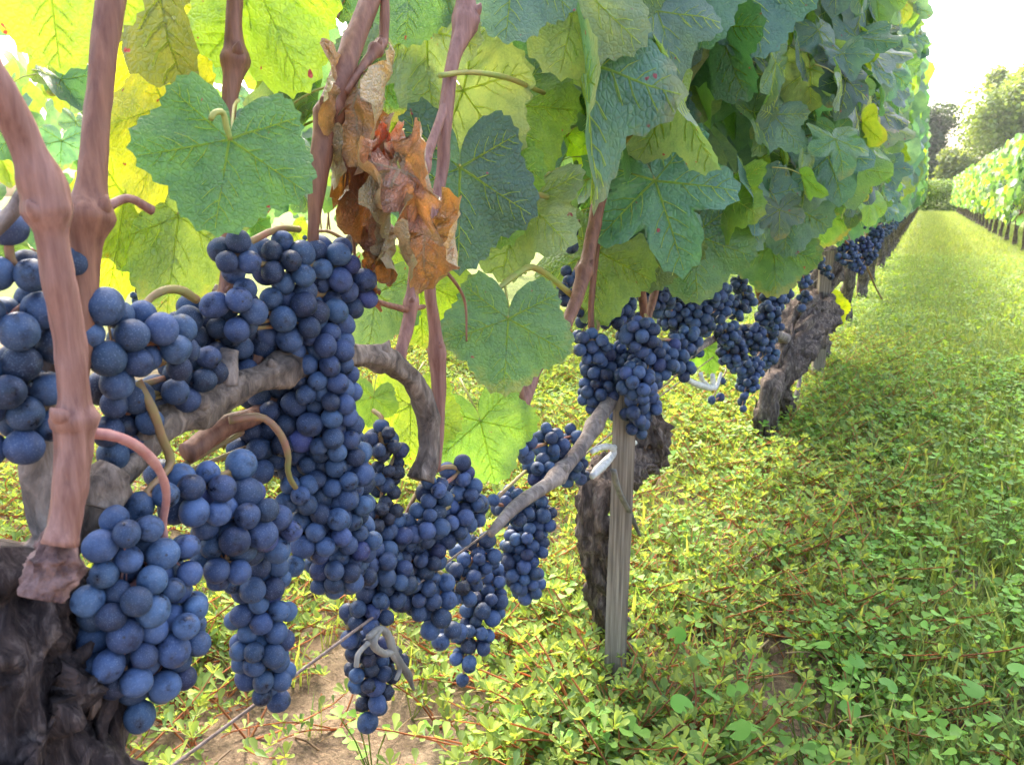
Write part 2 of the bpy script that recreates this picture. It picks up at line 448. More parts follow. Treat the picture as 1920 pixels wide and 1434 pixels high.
HERO = [build_leaf('leaf', 96, deep=d, fold=f, droop=dr, wave=w, twist=t, seed=s) for d,f,dr,w,t,s in
        ((.35,.05,.12,.06,.0,1.3),(.45,.10,.25,.08,.1,2.7),(1.45,.12,.22,.10,-.1,4.1),(.8,.30,.30,.10,.1,5.9),(.7,.6,.25,.06,-.05,7.3),(.9,.18,.5,.14,.2,8.8))]
MID = [build_leaf('leaf', 44, (.45,.85,1.0), deep=d, fold=f, droop=dr, wave=w, twist=t, seed=s) for d,f,dr,w,t,s in
       ((.4,.08,.2,.08,.0,1.9),(.6,.15,.35,.10,.1,3.2),(1.1,.15,.3,.12,-.1,4.4),(.8,.40,.35,.10,.1,6.1),(.6,.6,.25,.08,-.1,7.7),(.9,.1,.55,.15,.2,9.1),(.5,-.15,.3,.12,.0,10.4))]
DEADM = [build_leaf('dead_leaf', 72, (.15,.3,.45,.6,.75,.9,1.0), deep=.6, fold=.3, droop=.1, wave=.1, seed=s, mats=(M_DEAD,M_DEAD,M_PET), veins=True, crumple=c, roll=r) for s,c,r in
         ((2.2,.20,2.8),(4.7,.24,2.5),(6.4,.22,3.2),(9.3,.30,2.2))]

def low_leaf():
    """14-triangle leaf for foliage past the single leaves (unit length)"""
    out=[]
    for deep,fold,droop,s in ((.6,.15,.3,1.),(.9,.3,.4,2.),(.5,-.1,.3,3.)):
        V=[(0,0,0)]; n=14
        for j in range(n):
            th=-math.pi+2*math.pi*(j+.5)/n
            L,_=leaf_radius(th,deep,.001,s); L*=1+.07*(1 if j%2 else -1)
            x,y=math.sin(th)*L,math.cos(th)*L
            V.append((x,y,fold*abs(x)-droop*y*y*.6+.08*math.sin(3*th+s)))
        T=[(0,1+j+1,1+j) for j in range(n-1)]
        out.append((np.array(V),np.array(T)))
    return out
LOW = low_leaf()

GREEN=(.085,.165,.055); BLUE_SHEEN=(.092,.175,.132); DARK=(.042,.096,.055); PALE=(.17,.24,.12); YG=(.20,.28,.03); YEL=(.40,.43,.022); OLIVE=(.10,.13,.025); LIME=(.14,.23,.045)  # the bluish tone stands for sky sheen, put into the leaf colour
def vary(c, k=.25, r=rnd):
    f = 1+r.uniform(-k,k)
    return tuple(max(.004, v*f*(1+r.uniform(-.12,.12))) for v in c)

def basis(tip, nrm):
    y = tip.normalized(); z = (nrm - y*nrm.dot(y)).normalized(); x = y.cross(z)
    return Matrix((x,y,z)).transposed()

def place_leaf(root, meshes, J, tip, nrm, size, color, label=None, name='leaf', wx=1.0):
    me = meshes if isinstance(meshes, bpy.types.Mesh) else rnd.choice(meshes)
    M = Matrix.Translation(J-root.location) @ basis(tip,nrm).to_4x4() @ Matrix.Diagonal((size*rnd.uniform(.92,1.08)*wx,size,size,1))
    o = link(name, me, root, M, color)
    if label: o['label']=label
    return o

def hero_leaf(root, j, t, z, roll=0, pitch=0, color=GREEN, var=0, k=.12, label=None, meshes=None, name='leaf', wide=1.0, wx=1.0):
    """leaf from its petiole junction j to its tip t (measured in the photograph) at depth z, turned about its midrib by roll and out of view by pitch (deg)"""
    J = W(*j, z); Tp = W(*t, z)
    d = (Tp-J); ln = d.length; d.normalize()
    toc = (C_-J).normalized()
    toc = (toc - d*toc.dot(d)).normalized()
    side = d.cross(toc)
    nrm = (toc*math.cos(math.radians(roll)) + side*math.sin(math.radians(roll))).normalized()
    tip = (d*math.cos(math.radians(pitch)) + toc*math.sin(math.radians(pitch))).normalized()
    return place_leaf(root, (meshes or HERO)[var], J, tip, nrm, ln/max(.4,math.cos(math.radians(pitch)))*wide, vary(color,k), label, name, wx)

# ------------------------------------------------------------------ ground
def axis(lo, hi, near, step, grow):
    v=[near]; s=step
    while v[-1] < hi: v.append(v[-1]+s); s*=grow
    w=[near]; s=step
    while w[-1] > lo: w.append(w[-1]-s); s*=grow
    return np.array(sorted(set(w[1:]+v)))
gx = axis(-400,400,-.4,.02,1.09); gy = axis(-60,900,1.2,.03,1.075)
def gheight(x,y):
    return .012*mnoise.noise(Vector((x*5,y*5,0)))+.006*mnoise.noise(Vector((x*17,y*17,3)))
def ground_z(x,y):
    f = max(0.,1-(abs(x)+abs(y))/14.)
    return gheight(x,y)*f - .012
GV=[]; 
for y in gy:
    for x in gx: GV.append((x,y,ground_z(x,y)))
nx=len(gx); GT=[]
for i in range(len(gy)-1):
    for j in range(nx-1):
        a=i*nx+j; GT += [(a,a+1,a+nx+1),(a,a+nx+1,a+nx)]
m,nt,out = mat('vineyard_soil')
tc = nt.nodes.new('ShaderNodeTexCoord'); co=tc.outputs['Object']
n1=nd(nt,'ShaderNodeTexNoise',Scale=14.,Detail=10.,Roughness=.7); nt.links.new(co,n1.inputs['Vector'])
n2=nd(nt,'ShaderNodeTexNoise',Scale=160.,Detail=5.,Roughness=.7); nt.links.new(co,n2.inputs['Vector'])
n3=nd(nt,'ShaderNodeTexNoise',Scale=1.6,Detail=5.,Roughness=.6); nt.links.new(co,n3.inputs['Vector'])
soil=ramp(nt,n1.outputs[0],[(.3,(.11,.075,.05)),(.5,(.21,.155,.105)),(.7,(.33,.26,.18))])
grit=ramp(nt,n2.outputs[0],[(.3,(.55,.55,.55)),(.7,(1.35,1.3,1.25))])
soilc=mixc(nt,1.0,soil.outputs[0],grit.outputs[0],'MULTIPLY')
grn=ramp(nt,n1.outputs[0],[(.3,(.08,.10,.03)),(.55,(.16,.20,.05)),(.75,(.28,.29,.09))])
sx=nt.nodes.new('ShaderNodeSeparateXYZ'); nt.links.new(co,sx.inputs[0])
# grassed alley between the rows, bare strip along the vines, everything grown over further off
yy=nd(nt,'ShaderNodeMapRange'); yy.inputs['From Min'].default_value=1.2; yy.inputs['From Max'].default_value=3.6; nt.links.new(sx.outputs[1],yy.inputs['Value'])
cov=math_(nt,'ADD',math_(nt,'MULTIPLY',yy.outputs[0],.9),math_(nt,'SUBTRACT',n3.outputs[0],.45))
cov=ramp(nt,cov,[(.25,(0,0,0)),(.6,(1,1,1))])
gc=mixc(nt,cov.outputs[0],soilc,grn.outputs[0])
pb=nd(nt,'ShaderNodeBsdfPrincipled',Roughness=.95); pb.inputs['Specular IOR Level'].default_value=.15
nt.links.new(gc,pb.inputs[0])
bp=nd(nt,'ShaderNodeBump',Strength=.8,Distance=.012); nt.links.new(n2.outputs[0],bp.inputs['Height']); nt.links.new(bp.outputs[0],pb.inputs['Normal'])
nt.links.new(pb.outputs[0],out.inputs[0])
gme = make_mesh('ground', GV, GT, (m,), None, True)
tag(link('ground', gme), kind='structure')

# ------------------------------------------------------------------ vines
def densify(spec, X=None, n=None, z=None, step=9):
    """spec rows (px,py,r_px[,X]) -> world path and radii"""
    P=[]
    for row in spec:
        px,py,r = row[:3]; xx = row[3] if len(row)>3 else X
        zz = z if z is not None else zrow(px,py,xx)
        w = W(px,py,zz); P.append((*w, r*zz/FPX))
    Q = catmull(P, n or max(6, len(P)*step))
    return Q[:,:3], np.maximum(Q[:,3], .0004)

def add_cane(root, spec, X=ROWX, mt=None, name='cane', sides=14, nodes=(), rough=.10, label=None, ridge=.08, n=None):
    P,r = densify(spec, X, n)
    r = r.copy(); L=len(r)
    for f in nodes:                                   # swollen nodes
        r *= 1+.38*np.exp(-((np.arange(L)/(L-1)-f)*L*.55)**2)
    mb=MB(); v,t=tube(P,r,sides,True,rough,45.,ridge,rnd.uniform(0,90)); mb.add(v,t)
    for f in nodes:                                   # bud scales on the nodes
        i=int(f*(L-1)); d=Vector((rnd.uniform(.2,1),rnd.uniform(-1,.3),.4)).normalized()
        p=Vector(P[i]); rr=r[i]
        v,t=tube(catmull([tuple(p+d*rr*.4),tuple(p+d*rr*.85),tuple(p+d*rr*1.15+Vector((0,0,rr*.12))),tuple(p+d*rr*1.32+Vector((0,0,rr*.3)))],7),np.array([.50,.48,.44,.38,.30,.18,.05])*rr,9,True,.25,120.); mb.add(v,t)
    o=mb.build(name,(mt or M_CANE,),root)
    if label: o['label']=label
    return o

def add_trunk(root, P, r, sides=36, n=60, ridge=.22, rough=.35, rf=28., mt=None, name='trunk', flakes=0):
    Q=catmull([(*p,rr) for p,rr in zip(P,r)], n)
    mb=MB(); sd=rnd.uniform(0,90)
    Q[:,3]=np.maximum(Q[:,3],.002); n=len(Q)
    v,t=tube(Q[:,:3],Q[:,3],sides,True,rough,rf,ridge,sd); mb.add(v,t)
    for _ in range(flakes):                           # shaggy strips of loose bark
        i=rnd.randrange(2,n-6); a=rnd.uniform(0,2*math.pi); ln=rnd.randrange(4,10)
        pts=[]; rr=[]
        for k in range(ln):
            q=Q[min(n-1,i+k)]; tdir=Q[min(n-1,i+k+1)][:3]-Q[min(n-2,max(0,i+k-1))][:3]; tdir=tdir/(np.linalg.norm(tdir)+1e-9)
            u=np.cross(tdir,(.3,.8,.1)); u/=np.linalg.norm(u); w=np.cross(tdir,u)
            aa=a+.05*k
            off=1.08+.05*math.sin(k*1.3+i)+(.16*(k/ln)**2)
            pts.append(q[:3]+(u*math.cos(aa)+w*math.sin(aa))*q[3]*off); rr.append(q[3]*.10*math.sin(math.pi*(k+.6)/(ln+.2))+.0003)
        v,t=tube(np.array(pts),rr,5,True,.3,200.); mb.add(v,t)
    return mb.build(name,(mt or M_TRUNK,),root)

VG='grapevines of the near left row'
v1 = empty('grapevine', (ROWX-.02,.12,0), 'nearest grapevine, thick gnarled dark trunk at the left edge with pink-brown canes', 'grapevine', VG)
v2 = empty('grapevine', tuple(onrow(1143,1245,-.31)), 'grapevine with a leaning knobbly trunk tied to the flat grey stake by a white tie', 'grapevine', VG)
v2.location.z=0
v3 = empty('grapevine', tuple(onrow(1455,850,-.285)), 'grapevine with a forked trunk and shaggy arched head, third along the row', 'grapevine', VG)
v3.location.z=0
v4 = empty('grapevine', (ROWX-.01, onrow(1530,700).y, 0), 'grapevine standing just behind the tall pale post and the shaggy arched head', 'grapevine', VG)

# --- vine 1
p=[(-.315,.115,-.03),(-.312,.118,.15)]+[tuple(onrow(a,b,-.305)) for a,b in ((20,1434),(5,1290),(8,1170),(22,1075),(40,1020))]
add_trunk(v1,p,[.046,.042,.035,.031,.030,.028,.017],72,150,.20,.50,48.,flakes=70)
add_cane(v1,[(109,1020,31),(114,1000,29),(121,975,28),(132,900,30),(140,815,33),(140,790,31),(131,640,28),(111,520,28),(94,420,30),(80,350,40),(55,285,29),(24,215,29),(-50,80,28)],-.255,M_PINK,nodes=(.27,.68),sides=20,n=80,rough=.16,label='pinkish cane crossing in front of the left edge')
add_cane(v1,[(80,1120,42),(92,1085,44),(101,1058,43),(107,1032,38),(113,1000,31),(118,985,26)],-.262,M_KNOB,name='spur',sides=32,n=40,rough=.5,ridge=.22,label='knobbly union between the pink cane and the trunk')
add_cane(v1,[(128,760,24),(148,650,24),(158,520,25),(161,430,30),(166,395,33),(172,340,26),(181,230,24),(196,90,24),(215,-40,27)],-.285,M_CANE,nodes=(.44,),sides=16,n=50)
add_cane(v1,[(100,1000,30),(85,920,38),(80,800,30),(80,690,28),(95,600,26)],-.30,M_GREYW,name='spur',sides=14,n=40,rough=.22,label='grey weathered spur behind the pink cane')
add_cane(v1,[(445,-40,16),(438,60,16),(440,115,20),(430,190,15),(425,270,14),(430,420,13),(425,560,13),(430,700,16)],-.33,M_CANE,nodes=(.2,.8))
add_cane(v1,[(720,-60,20),(690,10,19),(640,140,20),(612,230,21),(598,320,19),(590,400,12),(588,480,10),(600,640,10)],-.30,M_CANE,nodes=(.45,))
add_cane(v1,[(722,-20,8),(720,70,9),(712,85,12),(680,125,8),(645,175,8)],-.295,M_CANE,nodes=(.5,))
add_cane(v1,[(872,-20,14),(872,40,20),(850,110,13),(838,190,13),(832,260,12),(830,315,11),(815,400,10),(805,520,11),(815,620,11),(822,700,13),(822,800,11),(812,880,13)],-.30,M_PINK,nodes=(.06,.55,.75),n=70)
add_cane(v1,[(838,190,9),(815,255,9),(792,320,11),(782,420,9),(775,520,10),(768,590,12),(752,660,12),(745,700,13)],-.30,M_PINK,nodes=(.28,.75))
add_cane(v1,[(60,1060,40),(140,985,36),(195,915,34),(250,855,28),(300,800,30),(400,748,29),(520,695,25),(600,672,22),(700,668,20),(748,690,21),(785,730,20),(805,790,19),(803,850,19),(790,900,24)],-.30,M_CORDON,name='cordon',sides=20,n=90,rough=.22,ridge=.16,nodes=(.18,.26,.42,.66))
add_cane(v1,[(180,950,36),(200,905,40),(215,880,30)],-.285,M_CORDON,name='spur',sides=16,n=16,rough=.3,ridge=.15)
add_cane(v1,[(350,850,20),(420,800,20),(490,772,17),(560,700,14)],-.32,M_CANE,sides=10)
add_cane(v1,[(465,710,12),(490,655,11),(505,600,10)],-.31,M_CANE)
add_cane(v1,[(425,720,20),(425,690,22),(432,655,17)],-.30,M_GREYW,name='spur',n=14,rough=.3)
add_cane(v1,[(285,395,9),(240,372,8),(190,395,10)],-.30,M_PINK,name='petiole',n=14)
add_cane(v1,[(-20,440,14),(20,400,14),(40,370,13),(60,345,12)],-.27,M_GREYW,n=14)
add_cane(v1,[(825,142,5),(880,136,5),(950,146,5),(1020,175,4)],-.295,M_PET,name='petiole',n=16)
add_cane(v1,[(395,225,5),(402,212,6),(418,212,6),(425,240,6),(432,262,5)],-.28,M_PET,name='petiole',n=14)
for sp in ([(645,260,3),(652,330,3),(640,390,3)],[(690,100,3),(700,170,3),(712,260,3)],[(640,380,3),(660,430,3),(668,520,3)],[(705,565,6),(740,575,6),(765,580,7),(795,575,5)],[(830,500,4),(870,560,3),(875,640,2)]):
    add_cane(v1,sp,-.30,M_CANE,n=14,sides=6)

# --- vine 2
p=[tuple(onrow(*q)) for q in ((1150,1290,-.31),(1145,1180,-.31),(1126,1080,-.31),(1112,980,-.31),(1120,915,-.31),(1165,880,-.315),(1208,845,-.31),(1214,805,-.30),(1205,770,-.30))]
p[0]=(p[0][0],p[0][1],-.03)
add_trunk(v2,p,[.022,.019,.0175,.018,.021,.023,.026,.024,.013],44,90,.20,.50,60.,M_TRUNK2,flakes=40)
add_cane(v2,[(1200,800,15),(1175,720,14),(1150,745,14),(1120,790,14),(1085,845,13),(1040,895,14),(1000,925,13),(960,955,12),(920,1000,9)],-.285,M_GREYW,name='cordon',sides=14,n=60,rough=.16,ridge=.06,nodes=(.45,.68))
add_cane(v2,[(1135,330,11),(1120,390,13),(1105,470,12),(1090,530,13),(1075,575,12),(1050,640,9)],-.29,M_CANE,nodes=(.55,))
add_cane(v2,[(1128,400,6),(1115,500,6),(1108,600,6),(1118,650,6)],-.31,M_CANE)
add_cane(v2,[(1172,130,10),(1165,240,9),(1158,330,8)],-.31,M_CANE)
add_cane(v2,[(1030,620,10),(1005,680,12),(985,745,13),(960,810,11),(943,850,13)],-.315,M_PINK,nodes=(.3,))
add_cane(v2,[(968,685,6),(978,740,7),(985,800,7),(990,850,7)],-.305,M_PINK)
add_cane(v2,[(1170,440,6),(1190,510,7),(1205,560,8),(1210,640,6)],-.29,M_CANE,nodes=(.5,))
add_cane(v2,[(1240,500,7),(1225,560,7),(1212,610,6)],-.30,M_CANE)
add_cane(v2,[(1150,290,5),(1260,165,5),(1275,168,4)],-.27,M_PET,name='petiole',n=14)
add_cane(v2,[(1080,560,5),(1010,505,6),(975,510,6),(930,545,5)],-.30,M_PET,name='petiole',n=16)
add_cane(v2,[(1075,395,4),(1040,375,5),(1000,362,5)],-.29,M_PET,name='petiole',n=14)
# --- vine 3
b3=onrow(1470,870,-.285)
p=[(b3.x,b3.y,-.03)]+[tuple(onrow(*q)) for q in ((1470,835,-.285),(1468,775,-.285),(1458,725,-.285),(1468,680,-.28),(1490,635,-.275),(1520,600,-.275),(1540,570,-.28),(1548,545,-.28))]
add_trunk(v3,p,[.026,.024,.023,.027,.040,.056,.058,.044,.018],44,90,.26,.42,40.,M_TRUNK2,flakes=70)
b3=onrow(1437,870,-.30)
p=[(b3.x,b3.y,-.03)]+[tuple(onrow(*q)) for q in ((1437,840,-.295),(1436,780,-.295),(1446,725,-.29),(1462,690,-.285))]
add_trunk(v3,p,[.027,.026,.024,.024,.022],28,40,.22,.32,24.,M_TRUNK2,flakes=12)
add_cane(v3,[(1480,640,12),(1440,620,8),(1390,615,7),(1330,640,7),(1260,690,8),(1210,735,7)],-.28,M_GREYW,name='cordon',rough=.16)
add_cane(v3,[(1520,600,9),(1500,520,6),(1480,420,6),(1460,300,5)],-.29,M_CANE,nodes=(.4,))
add_cane(v3,[(1440,620,6),(1420,540,5),(1400,440,5),(1370,300,5)],-.29,M_CANE)
add_cane(v3,[(1502,672,4),(1500,710,3),(1494,740,5),(1492,770,2)],-.27,M_GREYW,name='bark_strip')
# --- vine 4 and its neighbours down the row
def generic_trunk(root, x, y, lean, hh=.34, r=.024, sides=20, n=30):
    p=[(x,y,-.03),(x+lean*.2,y+.02,.10),(x-lean*.3,y-.02,.22),(x+lean*.5,y+.03,hh),(x+lean*.6,y+.07,hh+.05)]
    add_trunk(root,p,[r*1.15,r,r*.9,r*1.45,r*.7],sides,n,.24,.36,24.,M_TRUNK2)
generic_trunk(v4, v4.location.x, v4.location.y, .03, .36, .034, 28, 40)

# ------------------------------------------------------------------ canopy leaves
def rand_leaf_pose(x0, y, zlo, zhi, half, r, side=None):
    side = side if side is not None else (1 if r.random()<.62 else -1)
    X = x0 + side*(half*(.35+.65*r.random()**.6))
    Z = r.uniform(zlo,zhi)
    az = r.gauss(-.5 if side>0 else 0,.55)
    nrm = Vector((side*math.cos(az), math.sin(az), r.uniform(.15,1.1)))
    tip = Vector((side*r.uniform(0,.7), r.gauss(0,.55), -1.0))
    return Vector((X,y,Z)), tip, nrm

def canopy_color(r, sunny=False):
    u=r.random()
    c = BLUE_SHEEN if u<.34 else GREEN if u<.66 else DARK if u<.76 else LIME if u<.88 else PALE if u<.93 else YG if u<.985 else YEL
    return vary(c,.25,r)

KEEP_OUT=[]   # image zones (x0,y0,x1,y1) kept open so that the fruit shows, as it does where the vines were de-leafed
def fill_vine(root, ylo, yhi, n, zmin=.60, x0=ROWX, half=.20, meshes=MID, seed=1, zlo=.56, zhi=1.22, test=None, size=(.034,.064), color=canopy_color, side=None):
    r=random.Random(seed); cnt=0; tries=0
    while cnt<n and tries<n*30:
        tries+=1
        J,tip,nrm = rand_leaf_pose(x0, r.uniform(ylo,yhi), zlo, zhi, half, r, side)
        s=r.uniform(*size)
        q=project(J)
        if q is None: 
            if (J-C_).length<.5: continue
        elif q[2]<zmin: continue
        if test and q and not test(J,q,s,tip): continue
        place_leaf(root, meshes, J, tip, nrm, s, color(r)); cnt+=1

def t_near(J,q,s,tip):
    px,py,z=q
    if px<1010: return False
    low = py + s*FPX/z*.9
    lim = 470 if px<1120 else 540 if px<1360 else 470 if px<1470 else 425
    return low<lim
def t_back(J,q,s,tip):      # far side of the near vine's canopy: thin, so that light and the next row show through
    px,py,z=q
    if px<480: return False
    return py<430 if px>700 else py<(110 if px<420 else 260)
fill_vine(v1,.12,.62,30,zmin=.40,x0=-.45,half=.06,seed=5,test=t_back,color=lambda r: vary(r.choice((YG,LIME,GREEN,BLUE_SHEEN,LIME,PALE)),.25,r),side=-1,zlo=.58,zhi=1.2)
fill_vine(v2,.55,1.40,245,zmin=.88,seed=21,test=t_near)
fill_vine(v2,.45,1.30,28,zmin=.55,seed=22,x0=-.42,half=.08,side=-1,test=lambda J,q,s,t: q[1]<430,color=lambda r: vary(r.choice((LIME,GREEN,OLIVE,YG)),.25,r))
fill_vine(v3,1.30,2.40,295,zmin=.9,seed=31,test=t_near)
fill_vine(v4,2.35,3.50,295,zmin=.9,seed=41,zlo=.53)

INNER=[(v2,.72,1.35,220),(v3,1.35,2.35,360),(v4,2.35,3.45,360)]
# hero leaves measured in the photograph
H=hero_leaf
H(v1,(430,262),(402,436),.37,4,8,GREEN,0,.02,'broad dull-green leaf with red flecks facing out above the long bunch')
H(v1,(310,200),(255,390),.43,10,0,(.30,.36,.025),1,wx=.55); H(v1,(90,-70),(110,125),.33,8,0,YG,1,.1);
H(v1,(290,-80),(305,155),.39,58,0,OLIVE,3); H(v1,(275,30),(228,232),.46,-15,0,YEL,1,wx=.6); H(v1,(480,-30),(570,165),.43,10,0,YG,0,wx=.8)
H(v1,(335,405),(312,592),.50,12,5,LIME,0,.05,wx=.8); H(v1,(232,370),(208,565),.49,-20,0,(.30,.36,.025),1,wx=.55);
H(v1,(862,315),(858,505),.60,-18,0,DARK,0,.05,'dark rounded leaf beside the dead brown leaves')
H(v1,(650,-60),(640,42),.50,0,10,GREEN,1); H(v1,(560,-30),(590,40),.52,0,10,GREEN,2)
H(v1,(870,170),(960,300),.66,25,0,PALE,1); H(v1,(900,320),(955,455),.68,20,0,LIME,0); H(v1,(985,375),(925,520),.70,30,0,PALE,3)
H(v1,(960,-60),(950,85),.60,-10,15,BLUE_SHEEN,1); H(v1,(800,55),(798,222),.60,35,0,PALE,3); H(v1,(735,90),(720,225),.62,0,0,GREEN,1); H(v1,(770,-40),(760,90),.58,0,10,GREEN,0)
H(v1,(790,530),(790,650),.66,10,0,YG,1); H(v1,(705,550),(690,660),.62,-20,0,PALE,0); H(v1,(900,790),(930,905),.70,-10,0,LIME,1); H(v1,(770,760),(768,870),.68,20,0,YG,0); H(v1,(700,745),(690,800),.60,0,0,LIME,1)
H(v1,(960,200),(1010,330),.72,0,0,LIME,1); H(v1,(700,-20),(690,60),.66,0,0,LIME,1)
H(v2,(953,598),(944,735),.62,-6,10,GREEN,0,.03,'broad flat leaf hanging under the canopy left of the mid bunches')
H(v2,(1085,110),(1125,385),.68,-48,0,BLUE_SHEEN,4,.05,'long bluish leaf folded along its midrib',wx=.42); H(v2,(1228,340),(1290,512),.80,-10,10,BLUE_SHEEN,2,.05,'star-shaped bluish leaf with deep lobes',wx=.9)
H(v2,(1272,170),(1335,318),.74,64,0,PALE,4); H(v2,(1232,20),(1282,148),.72,-45,0,BLUE_SHEEN,3); H(v2,(1082,-30),(1050,140),.64,-20,0,PALE,0)
H(v2,(1150,-30),(1160,85),.70,0,10,GREEN,1); H(v2,(1350,50),(1385,190),.85,40,0,DARK,3); H(v2,(1450,215),(1415,290),.95,-45,0,BLUE_SHEEN,4); H(v2,(1290,-40),(1330,90),.78,0,10,BLUE_SHEEN,1)
H(v2,(1120,470),(1108,610),.88,25,0,LIME,1); H(v2,(1225,440),(1215,545),.9,10,0,OLIVE,0); H(v2,(1300,440),(1308,565),.95,-10,0,GREEN,0); H(v2,(1355,360),(1320,470),.95,30,0,LIME,3)
H(v2,(1020,40),(1010,150),.72,0,0,GREEN,1); H(v2,(1120,180),(1100,250),.8,0,0,DARK,1); H(v2,(1200,200),(1180,320),.9,0,0,DARK,1); H(v2,(1400,-30),(1430,110),.85,-15,10,BLUE_SHEEN,0)
H(v4,(1558,572),(1572,612),2.55,20,0,YEL,1,.1,'small yellow leaf beside the pale post')
H(v4,(1558,385),(1562,455),3.2,10,5,GREEN,0); H(v4,(1585,395),(1575,462),3.4,-10,5,BLUE_SHEEN,1); H(v4,(1535,400),(1540,470),3.0,0,5,LIME,1)
H(v3,(1450,460),(1455,555),1.25,0,10,GREEN,0); H(v3,(1480,385),(1470,480),1.2,0,0,BLUE_SHEEN,1); H(v3,(1325,655),(1330,702),1.4,20,0,LIME,1)

# dead leaves
RUST=(.27,.088,.034); TAN=(.38,.19,.095); BROWN=(.20,.085,.042); ORNG=(.38,.085,.025)
dl='crumpled rust-brown dead leaf hanging from the cane'
for a,b,z,ro,c,k,w in (((675,140),(665,300),.45,10,TAN,0,.9),((650,235),(640,385),.47,-20,RUST,1,.85),((735,235),(715,330),.46,20,ORNG,2,.7),((755,290),(790,425),.45,0,TAN,3,.95),
                   ((720,330),(705,470),.47,30,BROWN,0,.9),((795,400),(800,525),.46,-10,(.40,.17,.075),1,1.0),((730,420),(735,520),.48,40,RUST,2,.8),((690,480),(700,585),.48,15,RUST,3,.6),((625,10),(610,60),.5,0,RUST,1,.8)):
    a=(a[0],a[1]+(35 if a[1]>50 else 0)); b=(b[0],b[1]+(35 if a[1]>50 else 0))
    hero_leaf(v1,a,b,z,ro,0,c,k,.1,dl,DEADM,'dead_leaf',w)

# ------------------------------------------------------------------ grape bunches
import bmesh
def ico(sub, squash=1.0, seed=0, wrinkle=0.):
    bm=bmesh.new(); bmesh.ops.create_icosphere(bm,subdivisions=sub,radius=.0078)
    for v in bm.verts:
        d=v.co.normalized()
        k=1+.05*mnoise.noise(d*1.3+Vector((seed,0,0)))
        if wrinkle: k*=1-wrinkle*abs(mnoise.noise(d*2.6+Vector((seed,5,0))))*1.6-.1*wrinkle
        v.co=d*.0078*k; v.co.z*=squash
    me=bpy.data.meshes.new('grape'); bm.to_mesh(me); bm.free()
    for p in me.polygons: p.use_smooth=True
    return me
def gset(sub, m, wr=0.):
    out=[]
    for i,sq in enumerate((1.0,1.05,.97)):
        me=ico(sub,sq,i*3.3,wr); me.materials.append(m); out.append(me)
    return out
G3=gset(3,M_GRAPE); G2=gset(2,M_GRAPE); GR=gset(3,M_RAISIN,.30); GR2=gset(2,M_RAISIN,.30); GS=gset(3,M_GRAPE,.10)

def pack(sph, br, r, dens=.70, tries=9000, jitter=.15):
    """berries packed through the union of spheres: dart throwing, then pushed apart inside the envelope"""
    C=np.array([s[0] for s in sph]); Rr=np.array([s[1] for s in sph])
    wts=(Rr**2)/(Rr**2).sum(); cw=np.cumsum(wts)
    P=np.zeros((0,3)); B=np.zeros(0); fails=0
    for _ in range(tries):
        i=min(int(np.searchsorted(cw,r.random())),len(sph)-1)
        d=np.array([r.gauss(0,1) for _ in range(3)]); d/=np.linalg.norm(d)
        b=br*(1+r.uniform(-jitter*1.3,jitter*.7))
        p=C[i]+d*max(0,Rr[i]-b*.9)*(r.random()**.3)
        dep=(Rr-np.linalg.norm(C-p,axis=1)).max()
        if dep>3.9*br: continue
        if len(P) and (np.linalg.norm(P-p,axis=1) < (B+b)*dens).any():
            fails+=1
            if fails>700: break
            continue
        P=np.vstack([P,p]); B=np.append(B,b); fails=0
    for it in range(24):
        D=P[:,None]-P[None]; L=np.linalg.norm(D,axis=2)+1e-9
        S=(B[:,None]+B[None])*.93
        ov=np.clip(S-L,0,None); np.fill_diagonal(ov,0)
        P=P+(D/L[...,None]*ov[...,None]).sum(1)*.28
        G=P[:,None]-C[None]; gl=np.linalg.norm(G,axis=2); dep=Rr[None]-gl
        k=dep.argmax(1); q=np.arange(len(P)); out=np.clip(B*.75-dep[q,k],0,None)
        P=P-G[q,k]/(gl[q,k][:,None]+1e-9)*out[:,None]*.7
    return P,B

